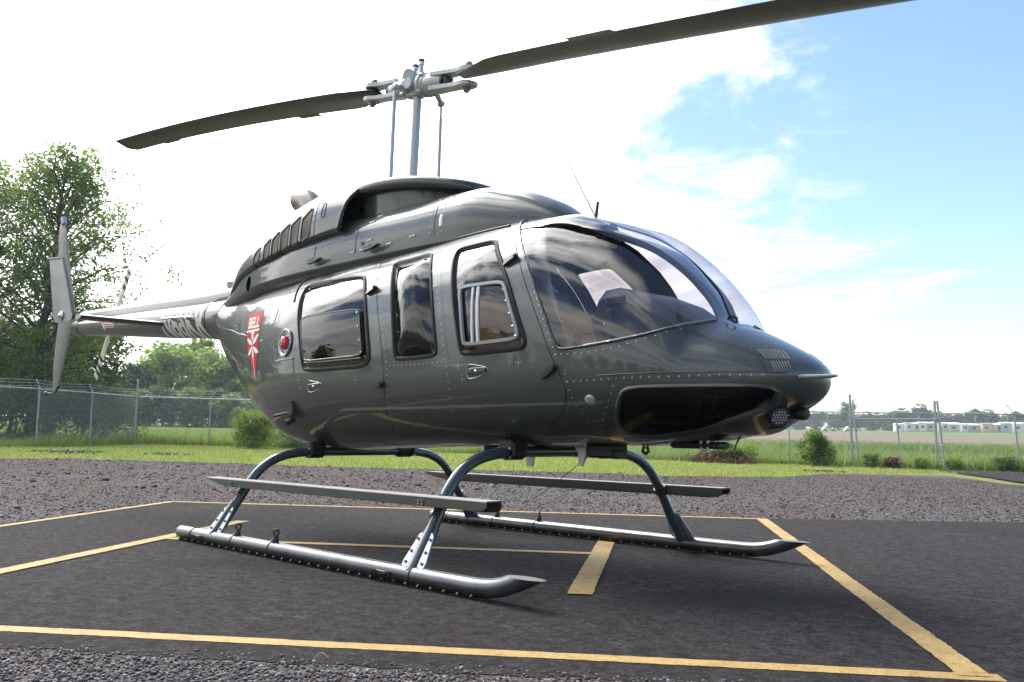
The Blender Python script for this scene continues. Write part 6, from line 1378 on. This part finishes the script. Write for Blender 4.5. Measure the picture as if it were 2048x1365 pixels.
# ------------------------------------------------------------------ caravans and cabins beyond the field, poles and lines
for n_, c_ in (('wall_white', (.72, .72, .71)), ('wall_cream', (.60, .53, .45)), ('wall_tan', (.42, .33, .27)), ('wall_green', (.42, .52, .44)), ('wall_grey', (.45, .47, .50)), ('roof_white', (.62, .63, .64)), ('roof_grey', (.30, .30, .31)), ('window_dark', (.03, .035, .04))): principled(n_, c_, rough=.6, noise=.06, nscale=1)
H_ = [(1806, 5.5, 'wall_white', 'roof_white', 'small white caravan at the left end of the row beyond the field', 2.4), (1822, 4.6, 'wall_white', 'roof_grey', 'white caravan with a grey roof next to the leftmost small one', 2.7), (1836, 4.4, 'wall_cream', 'roof_white', 'cream cabin between two white caravans near the left end', 2.6), (1851, 5.0, 'wall_white', 'roof_white', 'white boxy caravan just left of the tan cabin', 2.9),
      (1863, 3.8, 'wall_tan', 'roof_grey', 'tan cabin with a grey roof behind the gate upright', 2.7), (1884, 4.0, 'wall_white', 'roof_white', 'low white caravan just right of the gate upright', 2.2), (1898, 5.2, 'wall_cream', 'roof_white', 'cream cabin with a white roof left of the pale green trailer', 2.8), (1916, 6.6, 'wall_green', 'roof_white', 'pale green trailer in the row beyond the field', 2.5),
      (1936, 6.0, 'wall_white', 'roof_white', 'long white trailer right of the pale green one', 2.5), (1958, 6.4, 'wall_tan', 'roof_white', 'tan low cabin with a wide white roof', 2.3), (1980, 6.2, 'wall_cream', 'roof_grey', 'cream cabin with a grey roof left of the last post', 2.7), (2002, 5.0, 'wall_tan', 'roof_white', 'small tan trailer left of the grey caravans', 2.5), (2022, 6.8, 'wall_grey', 'roof_white', 'grey-blue caravan by the last fence post', 3.0), (2044, 6.5, 'wall_white', 'roof_white', 'white caravan cut off by the right edge', 2.9)]
for i, (px, wd, wm, rm, lab, hh) in enumerate(H_):
    p = bear(px, 330); base = p + [0, 0, .25]; root = tag(empty('mobile_home', tuple(p), math.atan2(RT[1], RT[0]) + (i % 3 - 1) * .12), lab, 'mobile home', 'mobile homes beyond the field')
    m = MB(); m.box((0, 0, hh / 2), (wd, 3.0, hh - .1), ch=.08); m.build('wall', wm, root)
    m = MB(); m.prism([(-1.7, hh - .1), (1.7, hh - .1), (1.7, hh), (0, hh + .38), (-1.7, hh)], 0, -wd / 2 - .15, wd / 2 + .15); m.build('roof', rm, root)
    for k in ((-.30, .12) if wd > 5 else (-.25,)):
        m = MB(); m.box((k * wd, -1.52, hh * .58), (.9, .06, .75), ch=.01); m.build('window', 'window_dark', root)
    m = MB(); m.box((wd * .36, -1.52, hh * .42), (.75, .06, hh * .72), ch=.01); m.build('door', 'roof_grey' if i % 2 else 'wall_tan', root)
def pole(px, D, h, label, x2=True):
    p = bear(px, D); root = tag(empty('utility_pole', tuple(p), math.atan2(RT[1], RT[0])), label, 'utility pole', 'utility poles'); m = MB(); m.cyl((0, 0, -.3), (0, 0, h), .14, .10, n=8); m.build('pole', 'galvanised', root)
    m = MB(); m.box((0, 0, h - .5), (1.6, .10, .12)); m.build('crossarm', 'bark', root); m = MB()
    for k in (-.7, 0, .7): m.cyl((k, 0, h - .44), (k, 0, h - .25), .05, n=6)
    m.build('insulator', 'antenna_white', root); return p + [0, 0, h - .25]
tops = [pole(1655, 300, 6.0, 'pale pole in front of the distant trees just right of the nose'), pole(1838, 330, 6.4, 'thin pole in front of the distant trees above the gate frame'), pole(1951, 330, 6.6, 'pale pole behind the white trailers'), pole(2016, 330, 6.2, 'pole behind the last fence post at the right edge')]
for a, b_, wl_ in zip(tops[:-1], tops[1:], ('between the pole by the nose and the pole above the gate', 'above the middle of the white caravan row', 'at the right end above the grey caravan')):
    m = MB(); m.tube([a + (b_ - a) * t - np.array([0, 0, .8 * math.sin(math.pi * t)]) for t in np.linspace(0, 1, 9)], .03, n=4); o = m.build('power_line', 'fence_wire')
    tag(o, 'thin sagging power line ' + wl_, 'cable', 'power lines')
# parked pale vehicles far off on the field edge
for px, lab in ((1658, 'tiny white parked car at the field edge just right of the nose'), (1703, 'tiny white parked car behind the dark fence post')):
    p = bear(px, 300); root = tag(empty('parked_car', tuple(p), math.atan2(RT[1], RT[0])), lab, 'car', 'cars at the field edge'); m = MB(); m.prism([(-2.1, .35), (2.1, .35), (2.1, .85), (1.3, .95), (.7, 1.42), (-1.2, 1.45), (-1.9, .95), (-2.1, .9)], 1, -.85, .85); m.build('body', 'wall_white', root)
    for k in (-1.3, 1.3):
        for y_ in (-.8, .8): m = MB(); m.cyl((k, y_ - .1, .33), (k, y_ + .1, .33), .33, n=12); m.build('wheel', 'black', root)
    m = MB(); m.box((-.2, -.86, 1.15), (1.5, .03, .36), ch=.005); m.build('window', 'window_dark', root)

for o in bpy.data.objects:      # rows of screws and wires too small to pick apart one by one
    if o.name.split('.')[0] in ('shoe_bolt', 'pane_screw', 'bezel_screw', 'flange_bolt', 'step_bolt', 'bracket_bolt', 'light_diode', 'block_hole', 'grille_wire', 'belly_bolt', 'counterweight_nut', 'panel_screw', 'barbed_wire', 'stick', 'insulator', 'shoe_clip', 'demist_vent'): o['kind'] = 'stuff'

# ------------------------------------------------------------------ the hazy summer air
m = MB(); m.box((CAM[0], CAM[1], 8.7), (1820, 1820, 20.6)); hz = m.build('haze', 'wall_white', flat=True); hz['kind'] = 'stuff'
hm = bpy.data.materials.new('haze'); hm.use_nodes = True; hm.node_tree.nodes.clear(); ho = hm.node_tree.nodes.new('ShaderNodeOutputMaterial'); pv = hm.node_tree.nodes.new('ShaderNodeVolumePrincipled')
pv.inputs['Color'].default_value = (.80, .90, 1.0, 1); pv.inputs['Density'].default_value = .0004; pv.inputs['Anisotropy'].default_value = .3; hm.node_tree.links.new(pv.outputs[0], ho.inputs['Volume']); hz.data.materials.clear(); hz.data.materials.append(hm)
